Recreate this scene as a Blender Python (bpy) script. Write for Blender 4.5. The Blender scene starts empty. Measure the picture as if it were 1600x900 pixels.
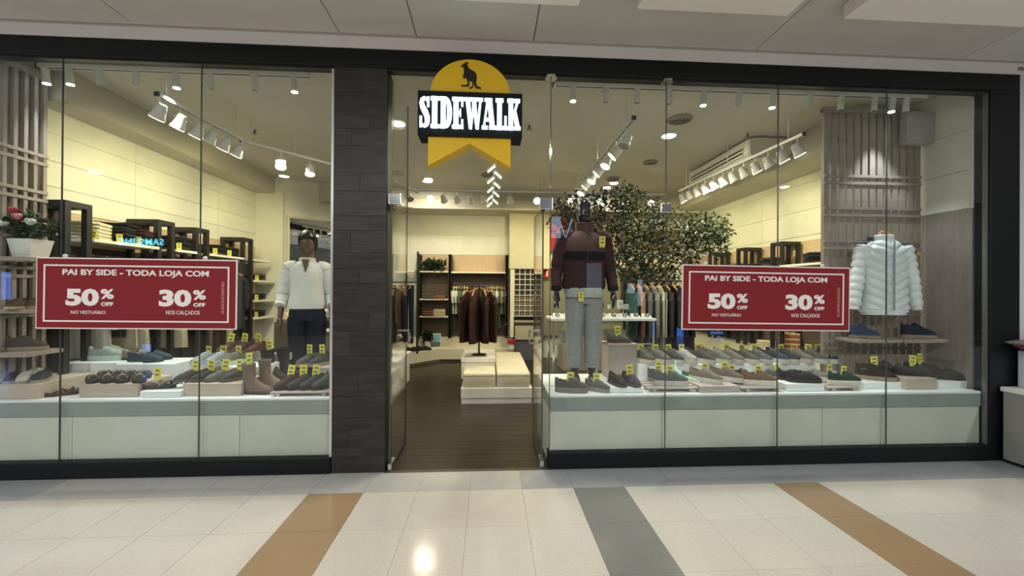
import bpy, bmesh, math, random
from mathutils import Vector, Matrix
random.seed(7)
PI = math.pi
SC = bpy.context.scene
COL = SC.collection
# ------------------------------------------------------------------ camera
FPX, YAW, PIT, ROL, DIST, EYE = 615.0, 0.0568118322, 0.00315186, 0.00596966, 3.28534, 1.5
_f = Vector((math.sin(YAW)*math.cos(PIT), math.cos(YAW)*math.cos(PIT), math.sin(PIT)))
_r = Vector((math.cos(YAW), -math.sin(YAW), 0)); _u = _r.cross(_f)
_c, _s = math.cos(ROL), math.sin(ROL)
_r, _u = _c*_r + _s*_u, -_s*_r + _c*_u
cam = bpy.data.cameras.new('camera'); cam.sensor_width = 36; cam.lens = FPX/1600*36
cam.clip_start = 0.05; cam.clip_end = 200
co = bpy.data.objects.new('camera', cam); COL.objects.link(co)
m3 = Matrix((_r, _u, -_f)).transposed()
co.matrix_world = Matrix.Translation((0, -DIST, EYE)) @ m3.to_4x4()
SC.camera = co
def ray(px, py): return (px-800)/FPX*_r - (py-450)/FPX*_u + _f
def at(px, py, Y):            # survey helper: where a sight line meets the plane y = Y
    d = ray(px, py); t = (DIST+Y)/d.y
    return Vector((d.x*t, Y, EYE+d.z*t))
def atz(px, py, z):
    d = ray(px, py); t = (z-EYE)/d.z
    return Vector((d.x*t, d.y*t-DIST, z))
def atx(px, py, X):
    d = ray(px, py); t = X/d.x
    return Vector((X, d.y*t-DIST, EYE+d.z*t))
# ------------------------------------------------------------------ world, colour, lights
w = bpy.data.worlds.new('mall_light'); SC.world = w; w.use_nodes = True
w.node_tree.nodes['Background'].inputs[0].default_value = (0.93, 0.96, 1.0, 1)
w.node_tree.nodes['Background'].inputs[1].default_value = 0.9
SC.view_settings.view_transform = 'Standard'; SC.view_settings.look = 'None'
SC.view_settings.gamma = 1; SC.view_settings.exposure = 0.2; SC.view_settings.use_curve_mapping = False
SC.cycles.use_denoising = True
SC.cycles.max_bounces = 8; SC.cycles.transparent_max_bounces = 16; SC.cycles.glossy_bounces = 4
SC.cycles.sample_clamp_indirect = 4; SC.cycles.caustics_reflective = False; SC.cycles.caustics_refractive = False
WARM = (1.0, 0.88, 0.42); COOL = (0.88, 0.97, 1.0)
def lamp(kind, loc, power, color, aim=None, **kw):
    l = bpy.data.lights.new('shop_light', kind); l.energy = power; l.color = color
    for k, v in kw.items(): setattr(l, k, v)
    o = bpy.data.objects.new('shop_light', l); COL.objects.link(o); o.location = loc
    d = Vector(aim)-Vector(loc) if aim is not None else Vector((0, 0, -1))
    o.rotation_euler = d.to_track_quat('-Z', 'Y').to_euler()
    return o
# mall ceiling lights (behind the viewer, over the corridor)
MALL_LIGHTS = [(-7.0, -4.1), (-3.75, -4.1), (-1.15, -4.1), (2.35, -4.1), (5.75, -4.1)]
for x, y in MALL_LIGHTS:
    lamp('AREA', (x, y, 3.43 if y > -2 else 3.53), 78, (1, 0.97, 0.92), shape='DISK', size=0.15)
# ------------------------------------------------------------------ materials
MATS = {}
def mat(name, col, rough=0.6, metal=0.0, emit=0, noise=0, nscale=20, stretch=None, bump=0, spec=0.5, col2=None, coat=0, var=0.05):
    if name in MATS: return MATS[name]
    m = bpy.data.materials.new(name); m.use_nodes = True; nt = m.node_tree; N = nt.nodes; L = nt.links
    b = N['Principled BSDF']
    b.inputs['Base Color'].default_value = (*col, 1); b.inputs['Roughness'].default_value = rough
    b.inputs['Metallic'].default_value = metal; b.inputs['Specular IOR Level'].default_value = spec
    b.inputs['Coat Weight'].default_value = coat
    if emit:
        b.inputs['Emission Color'].default_value = (*col, 1); b.inputs['Emission Strength'].default_value = emit
    if noise or bump:
        tc = N.new('ShaderNodeTexCoord'); mp = N.new('ShaderNodeMapping'); nz = N.new('ShaderNodeTexNoise')
        L.new(tc.outputs['Object'], mp.inputs['Vector']); L.new(mp.outputs['Vector'], nz.inputs['Vector'])
        if stretch: mp.inputs['Scale'].default_value = stretch
        nz.inputs['Scale'].default_value = nscale; nz.inputs['Detail'].default_value = 5
        if noise:
            cr = N.new('ShaderNodeMix'); cr.data_type = 'RGBA'
            c2 = col2 or tuple(c*(1-noise) for c in col)
            c1 = tuple(min(1, c*(1+noise*0.5)) for c in col)
            cr.inputs['A'].default_value = (*c2, 1); cr.inputs['B'].default_value = (*c1, 1)
            mr = N.new('ShaderNodeMapRange'); mr.inputs['From Min'].default_value = 0.3; mr.inputs['From Max'].default_value = 0.7
            L.new(nz.outputs['Fac'], mr.inputs['Value']); L.new(mr.outputs['Result'], cr.inputs['Factor'])
            oi = N.new('ShaderNodeObjectInfo'); hs = N.new('ShaderNodeHueSaturation'); mv = N.new('ShaderNodeMapRange')
            mv.inputs['To Min'].default_value = 1-var; mv.inputs['To Max'].default_value = 1+var
            L.new(oi.outputs['Random'], mv.inputs['Value']); L.new(mv.outputs['Result'], hs.inputs['Value'])
            L.new(cr.outputs['Result'], hs.inputs['Color']); L.new(hs.outputs['Color'], b.inputs['Base Color'])
        if bump:
            bp = N.new('ShaderNodeBump'); bp.inputs['Strength'].default_value = bump; bp.inputs['Distance'].default_value = 0.004
            L.new(nz.outputs['Fac'], bp.inputs['Height']); L.new(bp.outputs['Normal'], b.inputs['Normal'])
    MATS[name] = m
    return m
def glass_mat(name, tint, refl=1.0):
    m = bpy.data.materials.new(name); m.use_nodes = True; nt = m.node_tree; N = nt.nodes; L = nt.links
    N.remove(N['Principled BSDF']); out = N['Material Output']
    tr = N.new('ShaderNodeBsdfTransparent'); tr.inputs[0].default_value = (*tint, 1)
    gl = N.new('ShaderNodeBsdfGlossy'); gl.inputs['Roughness'].default_value = 0.0; gl.inputs[0].default_value = (1, 1, 1, 1)
    lw = N.new('ShaderNodeLayerWeight'); lw.inputs['Blend'].default_value = 0.5
    pw = N.new('ShaderNodeMath'); pw.operation = 'POWER'; pw.inputs[1].default_value = 5
    ma = N.new('ShaderNodeMath'); ma.operation = 'MULTIPLY_ADD'; ma.inputs[1].default_value = 0.9*refl; ma.inputs[2].default_value = 0.028*refl
    mx = N.new('ShaderNodeMixShader')
    L.new(lw.outputs['Facing'], pw.inputs[0]); L.new(pw.outputs[0], ma.inputs[0]); L.new(ma.outputs[0], mx.inputs[0])
    L.new(tr.outputs[0], mx.inputs[1]); L.new(gl.outputs[0], mx.inputs[2]); L.new(mx.outputs[0], out.inputs['Surface'])
    MATS[name] = m
    return m
GLASS = glass_mat('glass', (0.965, 0.985, 0.975))
CLEARG = glass_mat('shelf_glass', (0.93, 0.97, 0.95))
M = mat
BLACK = M('black_metal', (0.012, 0.014, 0.017), 0.35)
FRAMEBLK = M('black_frame', (0.006, 0.008, 0.010), 0.5, spec=0.3)
SHELFBLK = M('shelf_black', (0.014, 0.013, 0.014), 0.5)
WHITE = M('white_paint', (0.78, 0.78, 0.76), 0.45)
WHITEW = M('white_cladding', (0.74, 0.73, 0.66), 0.5, noise=0.05, nscale=6)
CEILM = M('shop_ceiling', (0.60, 0.57, 0.50), 0.8)
SOFF = M('soffit', (0.50, 0.47, 0.40), 0.8)
COUNTER = M('counter_white', (0.80, 0.85, 0.86), 0.35)
FASCIA = M('grey_laminate', (0.27, 0.31, 0.31), 0.35, noise=0.08, nscale=4)
PANELW = M('counter_panel', (0.60, 0.62, 0.57), 0.4, noise=0.06, nscale=3)
WOODP = M('pale_wood', (0.58, 0.42, 0.29), 0.5, noise=0.14, nscale=8, stretch=(6, 6, 0.5))
WOODR = M('riser_wood', (0.50, 0.42, 0.34), 0.5, noise=0.12, nscale=10, stretch=(1, 1, 8))
WOODG = M('grey_wood', (0.27, 0.225, 0.20), 0.55, noise=0.16, nscale=6, stretch=(5, 5, 0.7))
LATT = M('lattice_wood', (0.28, 0.235, 0.21), 0.55, noise=0.1, nscale=10, stretch=(4, 4, 1))
LATTL = M('lattice_wood_light', (0.34, 0.29, 0.265), 0.55, noise=0.1, nscale=10, stretch=(4, 4, 1))
SLATE = M('dark_slate', (0.030, 0.026, 0.027), 0.42, noise=0.5, nscale=5, stretch=(0.8, 1, 5), bump=0.5, var=0.28)
CHROME = M('chrome', (0.75, 0.76, 0.78), 0.15, metal=1)
ALU = M('aluminium', (0.70, 0.70, 0.70), 0.3, metal=0.6)
LAMPW = M('lamp_white', (0.72, 0.71, 0.68), 0.4)
LWARM = M('lamp_glow_warm', (1.0, 0.93, 0.62), emit=5)
LHOT = M('lamp_glow_strong', (1.0, 0.92, 0.55), emit=16)
LCOOL = M('lamp_glow_cool', (0.85, 0.97, 1.0), emit=7)
YEL = M('sign_yellow', (0.85, 0.54, 0.012), 0.5)
LETTER = M('letter_glow', (0.80, 0.98, 1.0), emit=1.2)
SIGNBLK = M('sign_black', (0.006, 0.009, 0.014), 0.6, spec=0.2)
RED = M('sign_red', (0.23, 0.017, 0.024), 0.6, spec=0.25)
INK = M('white_ink', (0.85, 0.84, 0.84), 0.5)
TAGY = M('tag_yellow', (0.78, 0.74, 0.12), 0.5)
TAGP = M('tag_print', (0.08, 0.08, 0.03), 0.5)
SKINB = M('mannequin_black', (0.012, 0.011, 0.013), 0.18, coat=0.5)
SKINT = M('mannequin_brown', (0.12, 0.065, 0.045), 0.35)
HANGW = M('hanger_wood', (0.55, 0.28, 0.10), 0.4)
def cloth(name, c, n=0.15): return M(name, c, 0.9, noise=n, nscale=30, bump=0.15, spec=0.2)
def col_mat(c, rough=0.75): return M('colour_%02d_%02d_%02d' % tuple(int(x*99) for x in c), c, rough, noise=0.15, nscale=25, spec=0.3)
# ------------------------------------------------------------------ mesh helpers
class MB:
    def __init__(s): s.v = []; s.f = []
    def add(s, vs, fs, mtx=None):
        o = len(s.v)
        s.v += [tuple(mtx @ Vector(p)) if mtx else tuple(p) for p in vs]
        s.f += [tuple(i+o for i in f) for f in fs]
        return s
    def box(s, a, b, mtx=None):
        x0, y0, z0 = a; x1, y1, z1 = b
        x0, x1 = sorted((x0, x1)); y0, y1 = sorted((y0, y1)); z0, z1 = sorted((z0, z1))
        return s.add([(x0,y0,z0),(x1,y0,z0),(x1,y1,z0),(x0,y1,z0),(x0,y0,z1),(x1,y0,z1),(x1,y1,z1),(x0,y1,z1)],
                     [(0,3,2,1),(4,5,6,7),(0,1,5,4),(1,2,6,5),(2,3,7,6),(3,0,4,7)], mtx)
    def rbox(s, a, b, r=0.01, seg=2, mtx=None):
        bm = bmesh.new(); t = MB().box(a, b); vs = [bm.verts.new(p) for p in t.v]
        for f in t.f: bm.faces.new([vs[i] for i in f])
        bmesh.ops.bevel(bm, geom=list(bm.edges), offset=r, segments=seg, profile=0.5, affect='EDGES')
        bm.verts.index_update()
        s.add([v.co[:] for v in bm.verts], [[v.index for v in f.verts] for f in bm.faces], mtx); bm.free()
        return s
    def prism(s, poly, t0, t1, mtx=None):          # polygon in (x,z), extruded along y from t0 to t1
        n = len(poly)
        vs = [(x, t0, z) for x, z in poly]+[(x, t1, z) for x, z in poly]
        fs = [tuple(range(n)), tuple(range(2*n-1, n-1, -1))]+[(i, i+n, (i+1) % n+n, (i+1) % n) for i in range(n)]
        return s.add(vs, fs, mtx)
    def slab(s, poly, z0, z1):                     # polygon in (x,y), extruded along z
        n = len(poly)
        vs = [(x, y, z0) for x, y in poly]+[(x, y, z1) for x, y in poly]
        fs = [tuple(range(n-1, -1, -1)), tuple(range(n, 2*n))]+[(i, (i+1) % n, (i+1) % n+n, i+n) for i in range(n)]
        return s.add(vs, fs)
    def loft(s, rings, cap=True, mtx=None):        # rings: lists of equal length of points
        n = len(rings[0]); vs = [p for r in rings for p in r]; fs = []
        for k in range(len(rings)-1):
            for i in range(n):
                j = (i+1) % n; fs.append((k*n+i, k*n+j, (k+1)*n+j, (k+1)*n+i))
        if cap:
            fs.append(tuple(range(n-1, -1, -1))); fs.append(tuple((len(rings)-1)*n+i for i in range(n)))
        return s.add(vs, fs, mtx)
    def ell(s, rows, n=20, p=1.0, fold=0, seed=0, cap=True, mtx=None):   # rows: (cx,cy,z,rx,ry)
        rings = []
        for k, (cx, cy, z, rx, ry) in enumerate(rows):
            ring = []
            for i in range(n):
                a = 2*PI*i/n; c, si = math.cos(a), math.sin(a)
                q = 1+fold*math.sin(a*5+seed+k*0.35)*(k/len(rows))+fold*0.5*math.sin(a*9+seed*2.1+k*.8)
                ring.append((cx+rx*q*math.copysign(abs(c)**p, c), cy+ry*q*math.copysign(abs(si)**p, si), z))
            rings.append(ring)
        return s.loft(rings, cap, mtx)
    def tube(s, pts, r, n=8, mtx=None, flat=1.0):
        pts = [Vector(p) for p in pts]; rs = r if isinstance(r, (list, tuple)) else [r]*len(pts)
        rings = []; up = Vector((0, 0, 1))
        for k, p in enumerate(pts):
            d = (pts[min(k+1, len(pts)-1)]-pts[max(k-1, 0)]).normalized()
            ref = up if abs(d.dot(up)) < 0.95 else Vector((0, 1, 0))
            a = d.cross(ref).normalized(); b = a.cross(d).normalized()
            rings.append([tuple(p+rs[k]*(a*math.cos(2*PI*i/n)+b*flat*math.sin(2*PI*i/n))) for i in range(n)])
        return s.loft(rings, True, mtx)
    def cyl(s, c, r, z0, z1, n=20, r2=None, mtx=None):
        r2 = r if r2 is None else r2
        return s.loft([[(c[0]+r*math.cos(2*PI*i/n), c[1]+r*math.sin(2*PI*i/n), z0) for i in range(n)],
                       [(c[0]+r2*math.cos(2*PI*i/n), c[1]+r2*math.sin(2*PI*i/n), z1) for i in range(n)]], True, mtx)
    def ball(s, c, r, n=12, sc=(1, 1, 1)):
        rings = []
        for k in range(1, n//2*2):
            t = PI*k/(n//2*2); rings.append([(c[0]+r*sc[0]*math.sin(t)*math.cos(2*PI*i/n), c[1]+r*sc[1]*math.sin(t)*math.sin(2*PI*i/n), c[2]-r*sc[2]*math.cos(t)) for i in range(n)])
        return s.loft(rings, True)
def build(name, mb, m, parent=None, smooth=False, loc=None, rz=None):
    me = bpy.data.meshes.new(name); me.from_pydata(mb.v, [], mb.f)
    if smooth:
        me.polygons.foreach_set('use_smooth', [True]*len(me.polygons)); me.set_sharp_from_angle(angle=math.radians(38))
    me.materials.append(m); me.update()
    bm = bmesh.new(); bm.from_mesh(me); bmesh.ops.recalc_face_normals(bm, faces=bm.faces); bm.to_mesh(me); bm.free()
    o = bpy.data.objects.new(name, me); COL.objects.link(o)
    if parent: o.parent = parent
    if loc is not None: o.location = loc
    if rz is not None: o.rotation_euler = (0, 0, rz)
    return o
def tag(o, label, cat, group=None, kind=None):
    o['label'] = label; o['category'] = cat
    if group: o['group'] = group
    if kind: o['kind'] = kind
    return o
def thing(name, label, cat, loc=(0, 0, 0), rz=0, group=None):
    o = bpy.data.objects.new(name, None); COL.objects.link(o); o.location = loc; o.rotation_euler = (0, 0, rz)
    return tag(o, label, cat, group)
def struct(name, mb=None, m=None, smooth=False):
    if mb is None:
        o = bpy.data.objects.new(name, None); COL.objects.link(o)
    else: o = build(name, mb, m, smooth=smooth)
    o['kind'] = 'structure'
    return o
def copy_tree(o, parent=None):
    c = o.copy(); COL.objects.link(c); c.parent = parent
    for ch in list(o.children): copy_tree(ch, c)
    return c
def relabel(o, label, group=None):
    o['label'] = label
    if group: o['group'] = group
    return o
def share(name, o, parent, loc, rz=0):                # a piece that shares mesh data
    c = o.copy(); COL.objects.link(c); c.name = name; c.parent = parent; c.location = loc; c.rotation_euler = (0, 0, rz)
    return c
def text(s, size, loc, m, parent, name='lettering', bold=0.0, sx=1.0, align='CENTER', ext=0.0015, rot=(PI/2, 0, 0), spacing=1.0):
    cu = bpy.data.curves.new('t', 'FONT'); cu.body = s; cu.size = size; cu.align_x = align; cu.extrude = ext; cu.offset = bold; cu.space_character = spacing
    cu.resolution_u = 3
    o = bpy.data.objects.new('t', cu); COL.objects.link(o)
    dg = bpy.context.evaluated_depsgraph_get(); me = bpy.data.meshes.new_from_object(o.evaluated_get(dg))
    bpy.data.objects.remove(o); me.materials.clear(); me.materials.append(m)
    me.transform(Matrix.Diagonal((sx, 1, 1, 1)))
    o = bpy.data.objects.new(name, me); COL.objects.link(o); o.parent = parent; o.location = loc; o.rotation_euler = rot
    return o
# ================================================================== SETTING: mall
T = 0.39
FW = M('floor_cream', (0.58, 0.55, 0.50), 0.13, noise=0.07, nscale=60, spec=0.5, var=0.018)
FT = M('floor_tan', (0.33, 0.225, 0.13), 0.16, noise=0.06, nscale=60, spec=0.5, var=0.018)
FG = M('floor_grey', (0.21, 0.21, 0.205), 0.16, noise=0.06, nscale=60, spec=0.5, var=0.018)
FB = M('floor_border', (0.33, 0.345, 0.37), 0.16, noise=0.06, nscale=60, spec=0.5, var=0.018)
FBL = M('floor_border_light', (0.44, 0.44, 0.43), 0.14, noise=0.06, nscale=60, spec=0.5, var=0.018)
fl = struct('floor', MB().box((-18, -9.5, -0.1), (18, 0, -0.004)), M('floor_base', (0.34, 0.32, 0.29), 0.4))
xs = [-1.307-0.39*k for k in range(9, 0, -1)]+[-1.307, -0.916, -0.526, -0.137, 0.252, 0.641, 1.034, 1.428, 1.822, 2.216, 2.58, 2.97, 3.36, 3.75, 4.14, 4.53, 4.92, 5.31]
ys = [0.0, -0.335, -0.79, -1.245, -1.70, -2.16, -2.6]
tiles = {}
for j in range(len(ys)-1):
    for i in range(len(xs)-1):
        x0, x1, y1, y0 = xs[i], xs[i+1], ys[j], ys[j+1]
        if j == 0: m_ = FB if (x0 > 0.2 or x1 < -3.2) else FBL
        elif abs(x0+1.307) < .01 or abs(x0-2.216) < .01: m_ = FT
        elif abs(x0-0.641) < .01: m_ = FG
        else: m_ = FW
        g = 0.0009 if x0 > -1 else 0.0014
        build('tile', MB().box((x0+g, y0+g, -0.006), (x1-g, y1-g, 0)), m_, fl)
build('far_paving', MB().box((-18, -9.5, -0.006), (18, -2.602, 0)), FW, fl)
build('side_paving', MB().box((-14, -2.6, -0.006), (xs[0], 0, 0)), FW, fl)
build('side_paving', MB().box((xs[-1], -2.6, -0.006), (14, 0, 0)), FB, fl)
MC = M('mall_ceiling', (0.56, 0.545, 0.525), 0.85, noise=0.05, nscale=3)
mc = struct('ceiling_mall', MB().box((-18, -5.2, 3.575), (18, 0.0, 3.7)), M('ceiling_joint', (0.1, 0.1, 0.1), 0.9))
cx = [-18, -12, -5.2, -2.80, -1.22, -0.607, 0.35, 2.26, 4.14, 7.0, 12, 18]
for a, b in zip(cx[:-1], cx[1:]): build('panel', MB().box((a+0.004, -5.2, 3.56), (b-0.004, 0.0, 3.58)), MC, mc)
DROP = M('dropped_panel', (0.80, 0.78, 0.74), 0.8)
for a, b in ((-5.2, -4.0), (-2.7, -1.5), (-0.5, 0.60), (1.01, 2.10), (2.52, 4.2), (4.6, 6)):
    build('dropped_panel', MB().rbox((a, -2.0, 3.45), (b, -0.61, 3.555), 0.006), DROP, mc)
for x, y in MALL_LIGHTS:
    o = build('downlight_rim', MB().loft([[(r_*math.cos(2*PI*i/24), r_*math.sin(2*PI*i/24), z) for i in range(24)] for r_, z in ((0.10, 0.0), (0.10, -0.008), (0.082, -0.008), (0.082, 0.0))], cap=False), M('rim_white', (.7, .7, .7)), mc, True)
    o.location = (x, y, 3.45 if y > -2 else 3.56)
# strip above the shop front
sw = struct('trim_1', MB().box((-8, -0.035, 3.45), (5.2, 0.0, 3.56)), M('soffit_strip', (0.80, 0.77, 0.80), 0.6))
build('shadow_bead', MB().box((-8, -0.045, 3.545), (5.2, -0.03, 3.56)), M('bead', (0.42, 0.40, 0.38), 0.7), sw)
# neighbour wall strip to the right of the black post
nw = struct('wall_neighbour', MB().box((4.74, -0.02, 0), (9, 0.15, 3.45)), M('neighbour_wall', (0.62, 0.64, 0.70), 0.5))
build('switch_plate', MB().rbox((4.70, -0.045, 3.48), (4.80, -0.034, 3.51), 0.004), M('plate_grey', (0.25, 0.25, 0.25), 0.4), sw)
# black frame round the shop front
fr = struct('trim_2'); 
build('header', MB().rbox((-5.2, -0.03, 3.30), (4.735, 0.09, 3.45), 0.006), FRAMEBLK, fr)
build('post', MB().rbox((4.45, -0.03, 0), (4.735, 0.09, 3.30), 0.006), FRAMEBLK, fr)
build('base_rail', MB().rbox((-5.2, -0.03, 0), (-1.275, 0.09, 0.132), 0.006), FRAMEBLK, fr)
build('base_rail', MB().rbox((0.50, -0.03, 0), (4.45, 0.09, 0.138), 0.006), FRAMEBLK, fr)
build('header_channel', MB().box((-5.2, -0.012, 3.285), (-1.28, 0.02, 3.30)), BLACK, fr)
build('header_channel', MB().box((-0.84, -0.012, 3.285), (4.45, 0.02, 3.30)), BLACK, fr)
build('edge_profile', MB().box((-1.292, -0.012, 0.132), (-1.272, 0.02, 3.285)), ALU, fr)
build('edge_profile', MB().box((4.436, -0.012, 0.138), (4.450, 0.02, 3.285)), M('dark_alu', (0.2, 0.2, 0.2), 0.4, metal=0.5), fr)
# pillar with dark slate tiles
pil = struct('trim_3', MB().box((-1.268, 0.0, 0), (-0.85, 0.20, 3.30)), FRAMEBLK)
zc = 0.0; k = 0
rows = [0.20, 0.15, 0.10, 0.17, 0.21, 0.12, 0.20, 0.15, 0.24, 0.12, 0.13, 0.18, 0.12, 0.20, 0.15, 0.22, 0.14, 0.10, 0.20, 0.20]
for hgt in rows:
    z1 = min(zc+hgt, 3.30); cut = [None, -1.13, -0.98, None, -1.06][k % 5]
    for a, b in ([(-1.27, -0.845)] if cut is None else [(-1.27, cut), (cut, -0.845)]):
        build('tile', MB().rbox((a+0.0004, -0.018-random.random()*0.003, zc+0.0004), (b-0.0004, 0.0, z1-0.0004), 0.001, 1), SLATE, pil)
    zc = z1; k += 1
    if zc >= 3.3: break
build('side_lining', MB().box((-0.85, 0.0, 0), (-0.842, 0.20, 3.30)), SHELFBLK, pil)
# ------------------------------------------------------------------ glass
def patch(parent, x, z, s=0.055, y=-0.012):
    build('patch_fitting', MB().rbox((x-s, y-0.006, z-s*0.9), (x+s, y+0.03, z+s*0.9), 0.005), CHROME, parent)
w1 = struct('window_1'); w2 = struct('window_2'); w3 = struct('window_3')
for a, b in ((-5.0, -3.358), (-3.358, -2.313), (-2.313, -1.292)):
    build('pane', MB().box((a+0.003, -0.005, 0.132), (b-0.003, 0.005, 3.29)), GLASS, w1)
for a, b in ((0.509, 1.501), (1.501, 2.499), (2.499, 3.5), (3.5, 4.436)):
    build('pane', MB().box((a+0.003, -0.005, 0.138), (b-0.003, 0.005, 3.29)), GLASS, w2)
SEAL = M('glass_seal', (0.07, 0.08, 0.075), 0.25)
for x, p in ((-3.358, w1), (-2.313, w1), (1.501, w2), (2.499, w2), (3.5, w2)):
    build('seal', MB().box((x-0.003, -0.005, 0.13), (x+0.003, 0.005, 3.29)), SEAL, p)
build('seal', MB().box((0.503, -0.005, 0.138), (0.509, 0.005, 3.29)), SEAL, w2)
build('pane', MB().box((-0.79, -0.005, 2.24), (0.50, 0.005, 3.29)), GLASS, w3)
build('fin_pane', MB().box((-0.815, 0.01, 2.24), (-0.805, 0.62, 3.29)), GLASS, w3)
build('fin_edge', MB().box((-0.816, 0.62, 2.24), (-0.804, 0.624, 3.29)), SEAL, w3)
patch(w3, 0.47, 2.22); patch(w2, 1.501, 2.20, 0.045)
for x in (0.505, 1.501): build('top_disc', MB().cyl((x, -0.005), 0.05, 3.272, 3.288), CHROME, w2)
patch(w3, -0.78, 2.235, 0.05)
def leaf(name, x, side):
    d = struct(name)
    build('pane', MB().box((x-0.005, 0.01, 0.012), (x+0.005, 0.62, 2.22)), GLASS, d)
    build('front_edge', MB().box((x-0.006, 0.004, 0.012), (x+0.006, 0.010, 2.22)), SEAL, d)
    build('far_edge', MB().box((x-0.006, 0.62, 0.012), (x+0.006, 0.624, 2.22)), SEAL, d)
    build('bottom_patch', MB().rbox((x-0.016, 0.0, 0.004), (x+0.016, 0.14, 0.06), 0.004), CHROME, d)
    build('bottom_rail', MB().rbox((x-0.010, 0.14, 0.004), (x+0.010, 0.62, 0.02), 0.003), BLACK, d)
    build('top_patch', MB().rbox((x-0.016, 0.0, 2.16), (x+0.016, 0.12, 2.225), 0.004), BLACK, d)
    h = build('handle', MB().tube([(x, 0.52, 0.98), (x+side*0.05, 0.52, 0.98), (x+side*0.06, 0.52, 1.04), (x+side*0.05, 0.52, 1.10), (x, 0.52, 1.10)], 0.011), CHROME, d, smooth=True)
    build('handle', MB().ball((x-side*0.035, 0.52, 1.04), 0.028), CHROME, d, smooth=True)
leaf('door_1', -0.812, 1); leaf('door_2', 0.446, -1)
# ================================================================== SETTING: shop shell
WALLM = M('wall_white', (0.72, 0.71, 0.64), 0.6)
XL, XR, YB = -4.12, 4.46, 5.3
ff = struct('floor_shop', MB().box((-4.3, 0.0, -0.1), (4.6, 5.6, -0.006)), M('wood_floor_base', (0.05, 0.04, 0.032), 0.4))
DARKW = M('dark_wood_floor', (0.034, 0.026, 0.018), 0.32, noise=0.45, nscale=9, stretch=(0.35, 7, 1), bump=0.25, spec=0.35)
y = 0.0; k = 0
while y < 4.9:
    x = -2.1-(k*0.53 % 1.2)
    while x < 1.3:
        x1 = min(x+1.2, 1.4)
        build('plank', MB().box((max(x, -2.1)+0.001, y+0.001, -0.008), (x1-0.001, y+0.148, 0)), DARKW, ff); x = x1+0.0
        if x1 >= 1.3: break
    y += 0.15; k += 1
build('floor_boards', MB().box((-4.3, 0.0, -0.008), (-2.102, 5.5, 0)), DARKW, ff)
build('floor_boards', MB().box((1.402, 0.0, -0.008), (4.6, 5.5, 0)), DARKW, ff)
build('threshold', MB().box((-0.85, -0.03, -0.004), (0.52, 0.012, 0.002)), M('threshold_metal', (0.12, 0.11, 0.10), 0.4, metal=0.6), ff)
sc = struct('ceiling', MB().box((-4.4, 0.09, 3.46), (4.7, 5.6, 3.55)), CEILM)
def clad(name, x, y0, y1, side, rows, m_, length=1.4):
    wl = struct(name, MB().box((x, -0.0+y0, 0), (x+side*0.15, y1, 3.46)), WALLM)
    for a, b in zip(rows[:-1], rows[1:]):
        yy = y0+0.02
        while yy < y1-0.02:
            e = min(yy+length, y1-0.005)
            build('panel', MB().box((x-side*0.010, yy+0.002, a+0.003), (x+side*0.001, e-0.002, b-0.003)), m_, wl); yy = e
    return wl
wl = clad('wall_left', XL, 0.10, 4.1, -1, [2.22, 2.44, 2.68, 2.94, 3.20, 3.45], WHITEW)
build('wood_band', MB().box((XL, 0.5, 0.5), (XL+0.014, 3.86, 2.215)), WOODP, wl)
wr = clad('wall_right', XR, 0.10, 5.3, 1, [2.28, 2.64, 3.02, 3.45], WHITEW)
build('wood_band', MB().box((XR-0.012, 0.10, 0.0), (XR, 0.56, 2.275)), WOODG, wr)
build('wood_band', MB().box((XR-0.014, 0.6, 0.5), (XR, 5.2, 2.21)), WOODP, wr)
wb = struct('wall_back', MB().box((-2.0, YB, 0), (4.6, YB+0.15, 3.46)), WALLM)
for a, b in ((2.24, 2.66), (2.66, 3.10)):
    for x0, x1 in ((-1.72, -0.6), (-0.6, 0.40)):
        build('panel', MB().box((x0+0.002, YB-0.010, a+0.002), (x1-0.002, YB+0.001, b-0.002)), WHITEW, wb)
for x0, x1 in ((-1.50, -0.84), (-0.84, 0.38)):
    build('wood_band', MB().box((x0+0.002, YB-0.014, 0.3), (x1-0.002, YB, 2.235)), WOODP, wb)
# angled wall and pier
wa = struct('wall_angled', MB().slab([(-4.2, 3.90), (-3.70, 3.90), (-1.72, 5.30), (-1.8, 5.45), (-4.2, 5.45)], 0, 3.46), WALLM)
build('pier_face', MB().box((-4.12, 3.86, 0), (-3.64, 3.90, 3.2)), WHITEW, wa)
# soffits
so = struct('trim_4', MB().box((3.84, 0.62, 3.13), (4.46, 5.3, 3.46)), SOFF)
so2 = struct('trim_5', MB().box((XL, 0.45, 3.16), (-3.80, 3.9, 3.46)), SOFF)
so3 = struct('trim_6', MB().slab([(-2.6, 4.0), (-1.5, 4.54), (4.46, 4.54), (4.46, 5.3), (-1.8, 5.3), (-3.3, 4.3)], 3.09, 3.46), SOFF)
build('lip', MB().box((-1.5, 4.515, 3.08), (4.46, 4.54, 3.10)), WHITEW, so3)
bh = struct('trim_7', MB().box((4.14, 0.40, 2.98), (4.42, 0.47, 3.30)), M('bulkhead_grey', (0.34, 0.33, 0.31), 0.6))
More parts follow.
